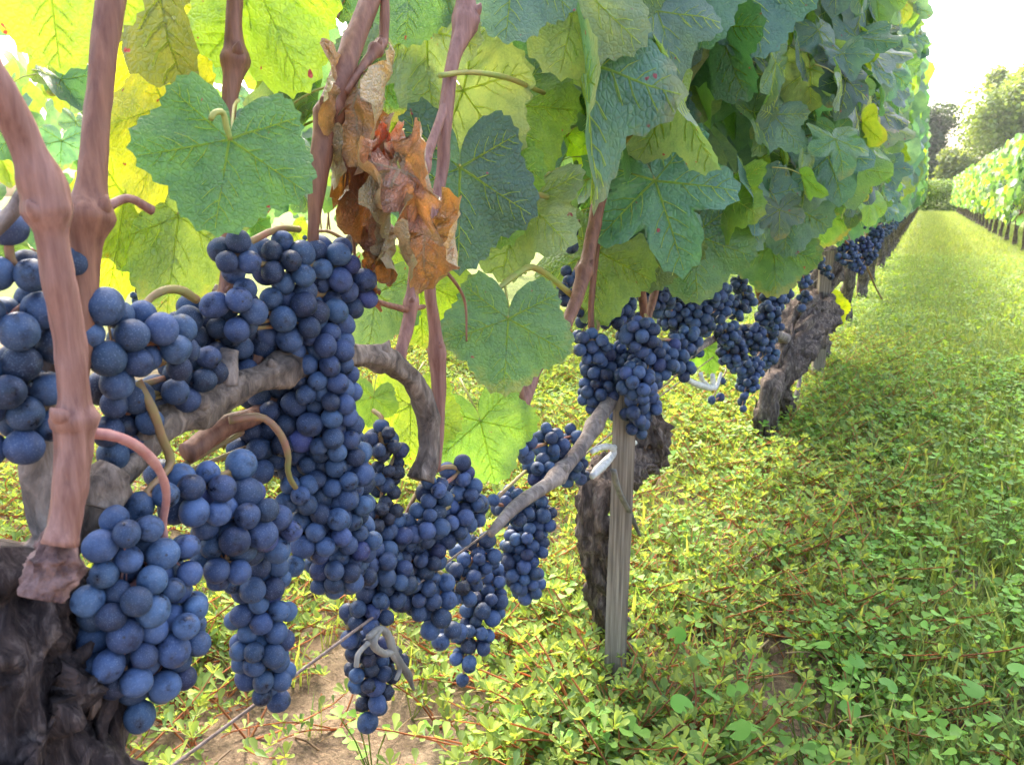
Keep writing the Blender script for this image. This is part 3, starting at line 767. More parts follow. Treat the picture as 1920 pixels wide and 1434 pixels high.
BG='ripe blue-black grape bunches hanging on the near vines'
def bunch(label, spec, X, anchor=None, br=.0078, meshes=None, seed=None, raisin=0., dens=.70, depth=1.0, group=BG, lightjit=0., single=False, maxn=300, lit_tone=.85, pm=None):
    """spec: spheres (px,py,r_px) along the bunch; anchor: pixel the stalk comes from"""
    r=random.Random(seed if seed is not None else hash_(label))
    sph=[]
    for row in spec:
        px,py,rp=row[:3]; xx = row[3] if len(row)>3 else X
        z=zrow(px,py,xx); sph.append((np.array(W(px,py,z)), max(rp*z/FPX, br*1.02)))
    P,B=pack(sph,br,r,dens)
    if len(P)>maxn: P,B=P[:maxn],B[:maxn]
    ax=np.array([s[0] for s in sph])
    order=np.argsort(-ax[:,2]); ax=ax[order]
    stalk=None
    if anchor and isinstance(anchor,list):
        stalk=[np.array(W(q[0],q[1],zrow(q[0],q[1],q[2]))) for q in anchor]; top=stalk[0]
    elif anchor: top=np.array(W(anchor[0],anchor[1],zrow(anchor[0],anchor[1],anchor[2] if len(anchor)>2 else X-.012)))
    else: top=ax[0]+np.array([-.012,0,sph[order[0]][1]+.02])
    root=empty('grape_bunch', tuple(top), label, 'grape bunch', group)
    # stalk, rachis and pedicels
    mb=MB()
    mid=(top+ax[0])/2+np.array([.004,0,.006])
    path=catmull(np.vstack(stalk+list(ax[1:])),24+4*len(ax)) if stalk else catmull(np.vstack([top,mid,ax]) if len(ax)>1 else np.vstack([top,mid,ax[0],ax[0]-np.array([0,0,.01])]), 12+4*len(ax))
    v,t=tube(path,np.linspace(.0019,.0009,len(path))*(1 if not stalk else np.where(np.arange(len(path))<10,1.15,1.)),7,True,.12,120.); mb.add(v,t)
    for p,b in zip(P,B):
        q=path[np.argmin(np.linalg.norm(path-p,axis=1)+np.maximum(0,p[2]-path[:,2])*-.4)]
        v,t=tube(np.array([q,(p+q)/2+np.array([0,0,.002]),p]),.0006,3,False); mb.add(v,t)
    mb.build('stem',(pm or M_PED,),root)
    if single:
        gb=MB()
        base=np.array([v.co[:] for v in G1.vertices]); tri=np.array([p.vertices[:] for p in G1.polygons])
        for p,b in zip(P,B): gb.add(base*(b/.0078)+p,tri)
        gb.build('grapes',(M_GRAPE,),root)['kind']='stuff'; return root
    for p,b in zip(P,B):
        me=r.choice(GR if raisin and r.random()<raisin else (meshes or G3))
        i=np.argmin(np.linalg.norm(ax-p,axis=1)); d=Vector(p-ax[i])+Vector((0,0,-.006))
        if d.length<1e-5: d=Vector((0,0,-1))
        q=(-d).to_track_quat('Z','Y').to_matrix().to_4x4() @ Matrix.Rotation(r.uniform(0,6.28),4,'Z')
        o=link('grape',me,root,Matrix.Translation(Vector(p)-root.location) @ q @ Matrix.Diagonal((b/.0078*r.uniform(.93,1.05),b/.0078*r.uniform(.94,1.05),b/.0078*r.uniform(.95,1.08),1)), (lit_tone,lit_tone,lit_tone))  # skin colour carries shade too: bloom cut on shaded bunches, raised in front
    return root
def hash_(s):
    h=7
    for c in s: h=(h*131+ord(c))%1000003
    return h
G1=ico(1,1.0,1.); G1.materials.append(M_GRAPE)

bunch('big pale-blue cone bunch hanging lowest at the front, beside the gnarled trunk',
      [(235,1010,72),(300,1060,80),(235,1110,95),(300,1170,98),(240,1210,92),(290,1260,72),(262,1300,45),(258,1330,36),(190,1130,55),(345,1150,50)],-.270,[(160,812,-.262),(215,818,-.256),(262,840,-.256),(298,880,-.258),(312,925,-.262),(306,975,-.268)],.0064,seed=3,lit_tone=1.1,pm=M_PEDP)
bunch('plump front bunch on the curved pink stalk, above the big cone bunch',
      [(280,930,48),(370,930,68),(450,880,36),(440,970,85),(500,1000,60),(420,1050,55),(350,900,40)],-.278,[(258,715,-.290),(285,765,-.285),(302,815,-.285),(320,870,-.285)],.0069,seed=4,lit_tone=1.1)
bunch('narrow dangling bunch right of the big cone bunch, over the bare soil',
      [(480,1085,62),(490,1150,62),(490,1210,60),(500,1265,52),(515,1300,34)],-.292,(470,1010),.0063,seed=5,lit_tone=1.0)
bunch('wide shoulder bunch directly under the broad red-flecked leaf',
      [(440,480,52),(530,500,62),(620,500,62),(655,540,55),(440,580,62),(540,590,70),(430,620,36),(610,600,60)],-.298,(560,430,-.31),.0068,seed=6)
bunch('long column bunch hanging down the middle from the shoulder bunch',
      [(590,660,78),(600,730,80),(600,800,78),(625,870,78),(630,930,72)],-.300,(590,600),.0067,seed=7)
bunch('rounded bunch at the foot of the long column bunch',
      [(560,930,42),(600,980,72),(650,1010,66),(630,1060,60),(560,1040,36),(665,1070,40)],-.300,[(430,788,-.308),(488,782,-.300),(522,808,-.294),(540,850,-.292),(545,900,-.294)],.0067,seed=8)
bunch('dark bunch at the left edge, upper of two, behind the pink cane',
      [(30,500,70),(60,560,62),(140,495,42),(20,600,70),(75,640,60),(20,420,46)],-.285,(40,420),.0073,seed=9)
bunch('dark bunch at the left edge, lower of two, behind the grey spur',
      [(5,720,82),(62,735,60),(45,790,66),(15,825,60)],-.288,(30,680),.0073,seed=10)
bunch('bunch between the pink cane and the old wood arm, under the yellow leaf',
      [(205,590,52),(195,650,55),(265,625,70),(310,660,60),(225,690,55),(340,640,45)],-.282,[(368,562,-.30),(340,545,-.297),(305,545,-.295),(272,572,-.295)],.0067,seed=11,meshes=G3)
bunch('shaded dark bunch below the old wood arm near the pink cane',
      [(205,740,58),(255,760,62),(320,735,55),(370,690,60),(215,820,55),(265,830,45)],-.298,(260,700,-.30),.0069,seed=12,lit_tone=.6)
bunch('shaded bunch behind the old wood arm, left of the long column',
      [(350,610,55),(410,645,60),(470,640,55),(350,690,55),(430,690,55)],-.318,(365,560),.0069,seed=13,lit_tone=.55)
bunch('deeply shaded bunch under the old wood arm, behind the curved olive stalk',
      [(520,770,70),(490,830,60),(540,850,60),(470,880,50),(300,900,40)],-.322,(510,720,-.32),.0074,seed=44,lit_tone=.5)
bunch('shrivelled black bunch in the shade right of the long column',
      [(715,830,42),(740,850,30),(720,900,42),(710,970,46)],-.315,(700,770),.0062,seed=14,meshes=GS,raisin=.75,lit_tone=.6)
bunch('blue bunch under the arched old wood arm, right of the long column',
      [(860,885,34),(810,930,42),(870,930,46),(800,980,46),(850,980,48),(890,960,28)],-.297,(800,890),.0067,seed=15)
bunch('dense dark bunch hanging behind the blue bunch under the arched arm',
      [(740,1000,50),(790,1040,52),(720,1080,62),(780,1110,52),(690,1140,50),(700,1050,55)],-.310,(790,905),.0066,seed=16,lit_tone=.6)
bunch('ragged half-dried bunch at the bottom tied to the wire',
      [(690,1215,46),(690,1260,44),(725,1240,42),(702,1305,38),(660,1200,34),(690,1350,14),(655,1165,32)],-.318,(720,1170),.0070,seed=17,raisin=.35)
bunch('short bright-blue cluster hanging in front of the half-dried bunches',
      [(825,1110,36),(815,1160,36),(850,1180,30),(835,1205,26)],-.298,(820,1070),.0078,seed=18,lit_tone=1.1)
bunch('reddish-stemmed loose bunch between the two mid bunches, near the wire',
      [(890,1040,52),(868,1090,48),(905,1130,50),(885,1190,46),(872,1235,32),(868,1280,18),(920,1080,40)],-.310,(900,990),.0069,seed=19,meshes=GS,raisin=.12,dens=.80)
bunch('compact tapering bunch crossed by the grey arm, right of the loose bunch',
      [(960,950,42),(1000,970,44),(985,1020,46),(975,1070,44),(990,1100,32),(930,940,22)],-.305,(990,880),.0068,seed=20)
bunch('bunch tucked behind the slanting grey arm left of the stake',
      [(980,840,30),(1030,830,36),(1075,820,26),(1060,870,42),(1090,890,22),(1010,880,32)],-.305,(1000,780),.0072,seed=21)
bunch('dark bunch above the stake at the left of the mid group',
      [(1110,650,36),(1130,700,45),(1120,740,40),(1160,680,40),(1150,770,20)],-.300,(1120,600),.0076,seed=22,meshes=G2)
bunch('front bunch of the mid group with a tail hanging over the stake',
      [(1200,630,40),(1225,680,48),(1285,640,34),(1280,690,26),(1255,670,36),(1190,720,42),(1210,760,32),(1190,770,30),(1196,800,26),(1270,650,24)],-.255,(1210,590),.0078,seed=23)
bunch('shaded bunch under the canopy left of the pale leaf stalks',
      [(1160,570,36),(1180,610,34),(1150,590,30)],-.310,(1180,530),.0078,seed=24,meshes=G2)
bunch('shaded bunch behind the front bunch of the mid group',
      [(1230,560,36),(1270,590,40),(1260,540,30),(1290,650,32),(1290,620,30)],-.310,(1250,510),.0078,seed=25,meshes=G2)
bunch('bunch hanging under the round green leaf right of the mid group',
      [(1325,550,36),(1345,580,28),(1310,600,34),(1345,540,28),(1355,560,22)],-.28,(1330,500),.0085,seed=26,meshes=G2)
bunch('few dark grapes behind the orange-brown cane, upper cluster',
      [(1068,440,20),(1072,462,16)],-.33,(1085,415),.0080,seed=27,meshes=G2)
bunch('few dark grapes behind the orange-brown cane, lower cluster',
      [(1070,520,26),(1060,550,26),(1100,590,26),(1090,630,22)],-.33,(1085,490),.0080,seed=28,meshes=G2)
bunch('small dark cluster below the lowest leaf of the mid gap, behind the stake',
      [(1350,745,12),(1335,750,9),(1352,715,10)],-.285,(1360,690),.0080,seed=29,meshes=G2)
bunch('pale-blue bunch left of the forked trunk, with berries like peas',
      [(1364,625,27),(1372,660,31),(1392,690,22),(1352,608,18)],-.258,(1375,590),.0082,seed=30,meshes=G2)
bunch('long-tailed bunch beside the forked trunk',
      [(1410,635,30),(1435,665,27),(1407,690,27),(1401,720,23),(1395,745,16),(1390,766,10),(1440,630,22)],-.255,(1415,590),.0082,seed=31,meshes=G2)
bunch('small bunch tucked under leaves above the pale-blue bunch',
      [(1390,535,22),(1395,565,25),(1380,582,22)],-.262,(1395,510),.0082,seed=32,meshes=G2)
bunch('dark bunch against the shaggy vine head',
      [(1450,560,28),(1440,590,26),(1465,550,24),(1452,612,18)],-.235,(1450,520),.0085,seed=33,meshes=G2)
bunch('tall upright bunch above the shaggy vine head',
      [(1510,455,20),(1510,490,22),(1508,525,18),(1510,555,16),(1505,578,10),(1498,500,18),(1522,470,16)],-.205,(1512,425),.0085,seed=34,meshes=G2)
bunch('small side bunch against the top of the pale post',
      [(1548,505,14),(1558,520,11),(1540,495,12)],-.19,(1545,480),.0085,seed=35,meshes=G2)
bunch('distant wide bunch past the pale post, left of three',
      [(1590,470,20),(1578,485,14),(1600,490,18)],-.17,(1590,440),.0088,seed=36,single=True)
bunch('distant bunch past the pale post, middle of three',
      [(1618,460,18),(1622,485,16),(1612,505,12)],-.16,(1620,435),.0088,seed=37,single=True)
bunch('distant bunch past the pale post, right of three',
      [(1643,440,16),(1640,460,14),(1632,478,14)],-.14,(1645,425),.0088,seed=38,single=True)

# ------------------------------------------------------------------ stakes, wires, ties
def stake(label, px, ytop, X, w, d, ybot=None, lean=0.):
    b=onrow(px, 1434, X); tp=onrow(px,ytop,X)
    x,y=tp.x,tp.y; h=tp.z
    root=empty('wooden_stake',(x+lean,y,0),label,'stake','wooden stakes of the near row')
    bm=bmesh.new()
    n=14
    ring=[(-w/2,-d/2),(-w*.3,-d/2*1.03),(w*.3,-d/2*.98),(w/2,-d/2),(w/2,d/2),(-w/2,d/2)]
    rows=[]
    ca,sa=math.cos(YAW*.7),math.sin(YAW*.7)
    for i in range(n+1):
        t=i/n; z=-.05+(h+.05)*t
        k=1+.04*mnoise.noise(Vector((z*9,px,0)))
        ox=.003*mnoise.noise(Vector((z*4,px,5)))-lean*t
        rows.append([bm.verts.new(((a*ca-b_*sa)*k+ox,(a*sa+b_*ca)*k,z+(.004*mnoise.noise(Vector((a*300,b_*300,1))) if i==n else 0))) for a,b_ in ring])
    for i in range(n):
        for j in range(len(ring)):
            bm.faces.new((rows[i][j],rows[i][(j+1)%6],rows[i+1][(j+1)%6],rows[i+1][j]))
    bm.faces.new(rows[-1]); bm.faces.new(rows[0][::-1])
    bmesh.ops.recalc_face_normals(bm,faces=bm.faces)
    me=bpy.data.meshes.new('shaft'); bm.to_mesh(me); bm.free(); me.materials.append(M_STAKE)
    link('shaft',me,root); return root
st2=stake('flat grey-brown stake standing in the weeds under the mid bunches',1172,735,-.272,.025,.012)
st4=stake('tall pale post just behind the shaggy arched vine head',1552,470,-.262,.036,.03)

def solid_tube(name, spec, mt, label, cat, X=ROWX, sides=8, group=None, n=None, rough=.1, parent=None, flat=1.0, more=()):
    mb=MB(); P0=None
    for s in (spec,)+tuple(more):
        P,r=densify(s,X,n); v,t=tube(P,r,sides,True,rough,90.,flat=flat); mb.add(v,t)
        if P0 is None: P0=P[len(P)//2]
    o=mb.build(name,(mt,),parent,None if parent else tuple(P0))
    return tag(o,label,cat,group)
wz=.332
def wire(name,label,x,z,y0,y1,rad=.0010,sag=.006):
    mb=MB(); ys=np.linspace(y0,y1,80)
    P=np.stack([x+.002*np.sin(ys*3.1),ys,z-sag*np.abs(np.sin(ys*3))],1); v,t=tube(P,rad,6); mb.add(v,t)
    return tag(mb.build(name,(M_WIRE,),None,(x,(y0+y1)/2,z)),label,cat='wire',group='trellis wires of the near row')
wire('trellis_wire','thin rusty wire running low under the front bunches along the vine row',-.302,wz,-.3,33)
wire('trellis_wire','upper trellis wire running inside the leaf canopy of the near row',-.27,.86,-.3,33,.0011)

solid_tube('vine_tie',[(1110,846,5),(1128,838,6),(1146,838,6),(1151,848,6),(1142,860,8),(1122,880,9),(1110,893,6)],M_TIE,'white tie knotted round the knobbly trunk beside the flat stake','tie',-.28,10,'white vine ties',n=40,
           more=([(1148,842,6),(1158,830,6),(1172,826,5),(1190,830,5)],))
solid_tube('vine_tie',[(1282,706,5),(1300,718,6),(1318,724,6),(1334,728,5),(1337,716,5),(1336,702,4)],M_TIE,'white looped tie on the wire left of the long-tailed bunch','tie',-.27,10,'white vine ties',n=40,
           more=([(1314,700,4),(1318,714,4),(1340,728,4),(1352,700,3)],))
solid_tube('raffia_tie',[(690,1195,6),(712,1178,7),(728,1192,8),(738,1220,8),(752,1245,9),(765,1265,7),(775,1292,3)],M_STRAP,'grey raffia tie knotted on the wire in the half-dried bunch','tie',-.296,8,None,n=40,rough=.3,
           more=([(712,1178,8),(700,1205,8),(720,1225,7),(745,1215,6)],[(690,1205,6),(672,1225,5),(668,1250,4)],[(735,1225,6),(750,1250,6),(742,1275,3)]))
solid_tube('strap',[(1150,880,7),(1160,920,7),(1180,960,7),(1200,1005,3)],M_STRAP,'loose grey strap dangling across the flat stake','strap',-.262,6,None,n=20,rough=.1,flat=.35)
solid_tube('dry_tendril',[(1585,452,2),(1620,490,2.4),(1645,545,1.6),(1665,580,1.2)],M_CANE,'thin bare reddish shoot dangling in front of the distant bunches','shoot',-.17,6,None,n=20)

# ------------------------------------------------------------------ the rest of the rows
def foliage_mesh(x0, y, n, r, zlo=.53, zhi=1.2, half=.2, span=.56, size=(.05,.078), colf=canopy_color):
    mb=MB(); 
    for _ in range(n):
        J,tip,nrm=rand_leaf_pose(x0, y+r.uniform(-span,span), zlo, zhi, half, r)
        A=np.array(basis(tip,nrm)); V,T=r.choice(LOW); s=r.uniform(*size)
        mb.add((V*s)@A.T+np.array(J), T, 0, colf(r))
    return mb
def row_color(r):
    u=r.random()
    c=GREEN if u<.40 else LIME if u<.68 else BLUE_SHEEN if u<.80 else YG if u<.89 else PALE if u<.96 else YEL if u<.968 else DARK
    return vary(c,.25,r)
def far_vine(x, y, n, label, group, seed, zhi=1.2, half=.2, colf=canopy_color, zlo=.53, trunk=True):
    r=random.Random(seed)
    root=empty('grapevine',(x,y,0),label,'grapevine',group)
    if trunk: generic_trunk(root,x,y,r.uniform(-.04,.04),r.uniform(.3,.38),r.uniform(.020,.028),12,16)
    c=MB()
    for s in (-1,1):
        v,t=tube(catmull([(x,y,.36),(x+.02,y+s*.2,.42),(x,y+s*.45,.40)],10),np.linspace(.012,.006,10),7,True,.2,40.); c.add(v,t)
    for k in range(4):
        yy=y+r.uniform(-.4,.4); v,t=tube(catmull([(x,yy,.41),(x+r.uniform(-.05,.05),yy+.03,.7),(x+r.uniform(-.1,.1),yy+r.uniform(-.1,.1),1.05)],8),.0045,5); c.add(v,t)
    c.build('cordon',(M_CANE,),root)
    f=foliage_mesh(x,y,n,r,zlo,zhi,half,colf=colf).build('foliage',(M_FOL,),root,usecol=True)
    f['kind']='stuff'
    return root
def far_bunch(x,y,z,label,group,seed,meshn=22):
    r=random.Random(seed)
    mb=MB(); base=np.array([v.co[:] for v in G1.vertices]); tri=np.array([p.vertices[:] for p in G1.polygons])
    for k in range(meshn):
        t=k/meshn; rad=.034*(1-t*.75)
        p=np.array([x+r.gauss(0,rad*.6),y+r.gauss(0,rad*.6),z-t*.13]); mb.add(base*r.uniform(.95,1.15)+p,tri)
    v,t=tube(np.array([(x,y,z+.05),(x,y,z-.1)]),.002,5); mb.add(v,t,1)
    return tag(mb.build('grape_bunch',(M_GRAPE,M_PED),None,(x,y,z)),label,'grape bunch',group)

for root,ya,yb,n in INNER:                      # leaves past the single ones, deep inside each canopy
    f=foliage_mesh(-.36,(ya+yb)/2,n,random.Random(int(ya*100)),.62,1.2,.10,(yb-ya)/2).build('foliage',(M_FOL,),root,usecol=True); f['kind']='stuff'
yk=v4.location.y+1.06; k=0
while yk<33:
    lab='distant grapevine of the near left row, past the pale post'
    lab={0:'first grapevine past the pale post, dark trunk above the grass edge',1:'second grapevine past the pale post, trunk at the grass edge',2:'third grapevine past the pale post along the near row',3:'fourth grapevine past the pale post along the near row'}.get(k,lab)
    far_vine(ROWX,yk,360 if yk<9 else 270,lab,'distant grapevines of the left row' if k>3 else VG,100+k)
    if yk<14:
        for s in range(3): far_bunch(ROWX+.10,yk+(-.35,.02,.33)[s],.50,'small dark bunch under the leaves of the distant left row','distant bunches of the left row',300+k*3+s)
    yk+=1.06; k+=1
# right-hand row
yk=10.2; k=0
while yk<33:
    lab='grapevine of the sunlit row across the grass path'
    lab={0:'sunlit grapevine cut by the right edge across the grass path',1:'second sunlit grapevine from the right edge across the path',2:'third sunlit grapevine from the right edge across the path',3:'fourth sunlit grapevine from the right edge across the path'}.get(k,lab)
    far_vine(.97,yk,330 if yk<16 else 240,lab,'grapevines of the sunlit right row',500+k,zhi=1.2,half=.22,colf=row_color,zlo=.34)
    if yk<20:
        for s in range(2): far_bunch(.80,yk+(-.25,.25)[s],.50,'small dark bunch low on the sunlit row across the path','bunches of the right row',700+k*2+s,16)
    yk+=1.06; k+=1
# rows behind the near one, seen through its canopy
labs={0:'grapevine of the next row seen through the gap at upper left',1:'grapevine of the next row behind the hanging dead leaves',2:'grapevine of the next row glimpsed behind the orange-brown cane'}
for k,yk in enumerate((.35,1.40,2.45)):
    r=random.Random(900+k)
    root=empty('grapevine',(-1.54,yk,0),labs[k],'grapevine','grapevines of the row behind')
    generic_trunk(root,-1.54,yk,.03,.34,.024,20,26)
    fill_vine(root,yk-.55,yk+.55,100,zmin=.5,x0=-1.54,half=.2,seed=910+k,zlo=.50,zhi=1.12,color=lambda r: vary(r.choice((BLUE_SHEEN,GREEN,BLUE_SHEEN,LIME,DARK,YG)),.25,r))
    for s in range(2): far_bunch(-1.40,yk+(-.3,.25)[s],.50,'dark bunch on the row behind, seen through the leaves','bunches of the row behind',930+k*2+s)
for k in range(7):
    far_vine(-1.54,3.5+k*1.05,200,'grapevine further along the row behind, mostly hidden','hidden grapevines of the row behind',940+k,zhi=1.15,colf=row_color)
for k in range(8):
    far_vine(-2.8,.4+k*1.05,120,'grapevine two rows back, glimpsed through the leaves','grapevines two rows back',960+k,zhi=1.02,colf=row_color)

# ------------------------------------------------------------------ ground cover
def leaflet(l, w, c):
    """spoon-shaped blade, cupped: base at the origin along +Y"""
    V=np.array([(0,0,0),(-w*.28,l*.3,.05*l),(w*.28,l*.3,.05*l),(-w*.85,l*.68,.14*l),(w*.85,l*.68,.14*l),(-w*.62,l*.93,.13*l),(w*.62,l*.93,.13*l),(0,l,.06*l),(0,l*.65,.02*l)])
    T=np.array([(0,8,1),(0,2,8),(1,8,3),(2,4,8),(3,8,5),(4,6,8),(5,8,7),(8,6,7)])
    return V,T
def rot(yaw,pitch,roll=0.):
    return np.array(Matrix.Rotation(yaw,3,'Z')@Matrix.Rotation(pitch,3,'X')@Matrix.Rotation(roll,3,'Y'))
def purslane(r, ripe=0.):
    mb=MB()
    for s in range(r.randrange(4,7)):
        a=r.uniform(0,6.28); L=r.uniform(.04,.13); h=r.uniform(.02,.085)
        p=[(0,0,0),(math.cos(a)*L*.4,math.sin(a)*L*.4,h*.45),(math.cos(a+.2)*L*.8,math.sin(a+.2)*L*.8,h*.8),(math.cos(a+.3)*L,math.sin(a+.3)*L,h)]
        P=catmull(p,7); u=r.random(); red=(.26+.12*u*ripe+.03*u,.11+.12*u*(1-ripe*.5),.05+.02*u)
        v,t=tube(P,np.linspace(.0013,.0007,7),3,False); mb.add(v,t,0,red)
        for i in range(2,7):
            m=3 if i<6 else r.randrange(6,9)
            for q in range(m):
                g=r.uniform(.8,1.25); yl=r.random()*(.40+.35*ripe if i<6 else .7+.3*ripe)+(0 if i<6 else .05+.25*ripe)
                c=(np.array((.105,.190,.060))*(1-yl)+np.array((.26,.33,.075))*yl)*g
                l=r.uniform(.007,.0165)*(1 if i<6 else .80); V,T=leaflet(l,l*r.uniform(.20,.30),c)
                A=rot(q*6.28/m+r.uniform(-.3,.3) if i==6 else a+(q*2-1)*1.2+r.uniform(-.5,.5)-1.57,r.uniform(.05,.9) if i<6 else r.uniform(.25,1.0),r.uniform(-.4,.4))
                mb.add(V@A.T+P[i],T,0,c)
    return mb
def clover(r):
    mb=MB()
    for s in range(r.randrange(4,8)):
        a=r.uniform(0,6.28); L=r.uniform(.01,.05); h=r.uniform(.025,.065)
        P=catmull([(0,0,0),(math.cos(a)*L*.5,math.sin(a)*L*.5,h*.7),(math.cos(a)*L,math.sin(a)*L,h)],4)
        v,t=tube(P,.0007,3,False); mb.add(v,t,0,(.16,.2,.05))
        g=r.uniform(.75,1.3); c=np.array((.15,.29,.05))*g
        b=r.uniform(0,6.28)
        for q in range(3):
            l=r.uniform(.006,.0125); V,T=leaflet(l,l*.58,c); mb.add(V@rot(b+q*2.09,r.uniform(-.25,.6),r.uniform(-.3,.3)).T+P[-1],T,0,c*r.uniform(.85,1.15))
    return mb
def tuft(r, nb=9, hh=.07, base=(.12,.20,.052)):
    mb=MB()
    for s in range(nb):
        a=r.uniform(0,6.28); L=r.uniform(.01,.05); h=r.uniform(.5,1.1)*hh; w=r.uniform(.0010,.0022)
        x,y=r.uniform(-.015,.015),r.uniform(-.015,.015); dx,dy=math.cos(a),math.sin(a)
        V=np.array([(x-dy*w,y+dx*w,0),(x+dy*w,y-dx*w,0),(x+dx*L*.35-dy*w*.8,y+dy*L*.35+dx*w*.8,h*.65),(x+dx*L*.35+dy*w*.8,y+dy*L*.35-dx*w*.8,h*.65),(x+dx*L,y+dy*L,h)])
        yl=r.random(); c=(np.array(base)*(1-yl)+np.array((.29,.32,.10))*yl)*r.uniform(.75,1.25)
        mb.add(V,[(0,1,3),(0,3,2),(2,3,4)],0,c)
    return mb
def weedlet(r, n=7, base=(.13,.22,.06)):
    """low weed for further off: a handful of leaf blades"""
    mb=MB()
    for s in range(n):
        a=r.uniform(0,6.28); l=r.uniform(.008,.017); yl=r.random()
        c=(np.array(base)*(1-yl)+np.array((.24,.34,.06))*yl)*r.uniform(.75,1.25)
        V=np.array([(0,0,0),(-l*.35,l*.55,.1*l),(l*.35,l*.55,.1*l),(0,l,0)])
        mb.add(V@rot(a,r.uniform(.1,1.0)).T+np.array((r.uniform(-.03,.03),r.uniform(-.03,.03),r.uniform(.005,.05))),[(0,2,1),(1,2,3)],0,c)
    return mb
def scatter(name, protos, pts, scales, material, label, tilt=.25, seed=5):
    rs=np.random.RandomState(seed); VV=[];TT=[];CC=[];n=0
    pr=[(np.concatenate(m.V),np.concatenate(m.T),np.concatenate(m.col)) for m in protos]
    for (x,y),s in zip(pts,scales):
        V,T,C=pr[rs.randint(len(pr))]
        a=rs.uniform(0,6.283); ca,sa=math.cos(a),math.sin(a); tx,ty=rs.uniform(-tilt,tilt,2)
        w=V*s; w=np.stack([w[:,0]*ca-w[:,1]*sa+w[:,2]*tx, w[:,0]*sa+w[:,1]*ca+w[:,2]*ty, w[:,2]],1)+np.array((x,y,ground_z(x,y)-.002))
        VV.append(w);TT.append(T+n);n+=len(V);CC.append(C*rs.uniform(.8,1.2))
    me=make_mesh(name,np.concatenate(VV),np.concatenate(TT),(material,),None,True,col=np.concatenate(CC))
    o=link(name,me); return tag(o,label,kind='stuff')
R=random.Random(77)
def in_view(x,y,pad=120):
    q=project((x,y,.03)); return q is not None and -pad<q[0]<1920+pad and -pad<q[1]<1434+pad*2
def sample(n,x0,x1,y0,y1,dens):
    out=[]; t=0
    while len(out)<n and t<n*40:
        t+=1; x=R.uniform(x0,x1); y=R.uniform(y0,y1)
        if in_view(x,y) and R.random()<dens(x,y): out.append((x,y))
    return out
def bare(x,y):      # bare soil patch left of the stake, under the front bunches
    return max(0.,1-(((x+.50)/.26)**2+((y-.50)/.34)**2))
pp=sample(3300,-2.0,.45,.10,3.6,lambda x,y: max(.03,(.95-1.3*bare(x,y)))*(1 if x<.02 else .62)*(.70+1.0*mnoise.noise(Vector((x*4,y*4,8)))))
pa=[p for p in pp if p[0]<.03+R.gauss(0,.07)]; sa=set(pa); pb_=[p for p in pp if p not in sa and R.random()<.55]
for _ in range(90):                                 # taller growth round the foot of the flat stake
    pa.append((st2.location.x+R.gauss(.045,.05),st2.location.y+R.gauss(-.12,.05)))
scatter('purslane',[purslane(R,1.) for _ in range(10)],pa,[R.uniform(.6,1.4) if i<len(pa)-90 else R.uniform(1.0,1.6) for i in range(len(pa))],M_COVER,'low purslane weeds with red stems and yellowish tips along the vine row')
scatter('purslane',[purslane(R,0.) for _ in range(8)],pb_,[R.uniform(.45,1.15) for _ in pb_],M_COVER,'greener purslane weeds towards the path',seed=9)
cp=sample(900,-.5,.5,.5,3.2,lambda x,y: (.9 if x>-.05 else .22)*(.5+1.0*max(0,mnoise.noise(Vector((x*5,y*5,2)))))*(1-bare(x,y)))
scatter('clover',[clover(R) for _ in range(8)],cp,[R.uniform(.7,1.4) for _ in cp],M_COVER,'bright clover growing among the weeds at the right')
gp=sample(5200,-1.2,.6,.6,4.0,lambda x,y: (1. if x>.0 else .22)*(1-bare(x,y)))
scatter('grass',[tuft(R,7) for _ in range(8)],gp,[R.uniform(.5,1.25) for _ in gp],M_GRASS,'fine grass among the weeds')
mp_=sample(12000,-1.4,1.1,1.9,9.,lambda x,y: min(1,3.5/y)*(.75+.5*mnoise.noise(Vector((x*3,y*2,1)))))
scatter('weeds',[weedlet(R,10) for _ in range(10)],mp_,[R.uniform(.7,1.4) for _ in mp_],M_COVER,'mixed low weeds carpeting the path between the rows',seed=6)
fp=sample(20000,-1.0,1.6,2.6,34.,lambda x,y: min(1,9/y)*(1 if x>-.05 else .3))
scatter('grass',[tuft(R,8,.055) for _ in range(8)],fp,[R.uniform(.8,1.5) for _ in fp],M_GRASS,'sunlit mown grass of the far path',seed=7)
# a few round-leafed weeds that stand out of the carpet
def round_weed(x,y,label,seed,n=5):
    r=random.Random(seed); root=empty('round_leaf_weed',(x,y,ground_z(x,y)),label,'weed','round-leafed weeds by the path')
    for k in range(n):
        a=k*6.28/n+r.uniform(-.4,.4); h=r.uniform(.06,.11); L=r.uniform(.02,.05); e=np.array((x+math.cos(a)*L,y+math.sin(a)*L,h))
        mb=MB(); v,t=tube(catmull([(x,y,-.01),(x+math.cos(a)*L*.3,y+math.sin(a)*L*.3,h*.6),tuple(e)],6),.0009,4,False); mb.add(v,t,0,(.16,.24,.06))
        s=r.uniform(.009,.0135); V=[(0,0,0)]; 
        for j in range(15):
            th=-2.75+5.5*j/14; V.append((math.sin(th)*s,math.cos(th)*s*.95+s*.25,.10*s*math.cos(2*th)))
        mb.add(np.array(V)@rot(r.uniform(0,6.28),r.uniform(-.5,.6),r.uniform(-.4,.4)).T+e,[(0,j+2,j+1) for j in range(14)],0,np.array((.13,.30,.045))*r.uniform(.85,1.15))
        mb.build('leaf',(M_COVER,),root,usecol=True)
def gpix(px,py):
    d=ray(px,py); t=-(CAMH-.05)/d.z; p=C_+d*t; return p.x,p.y
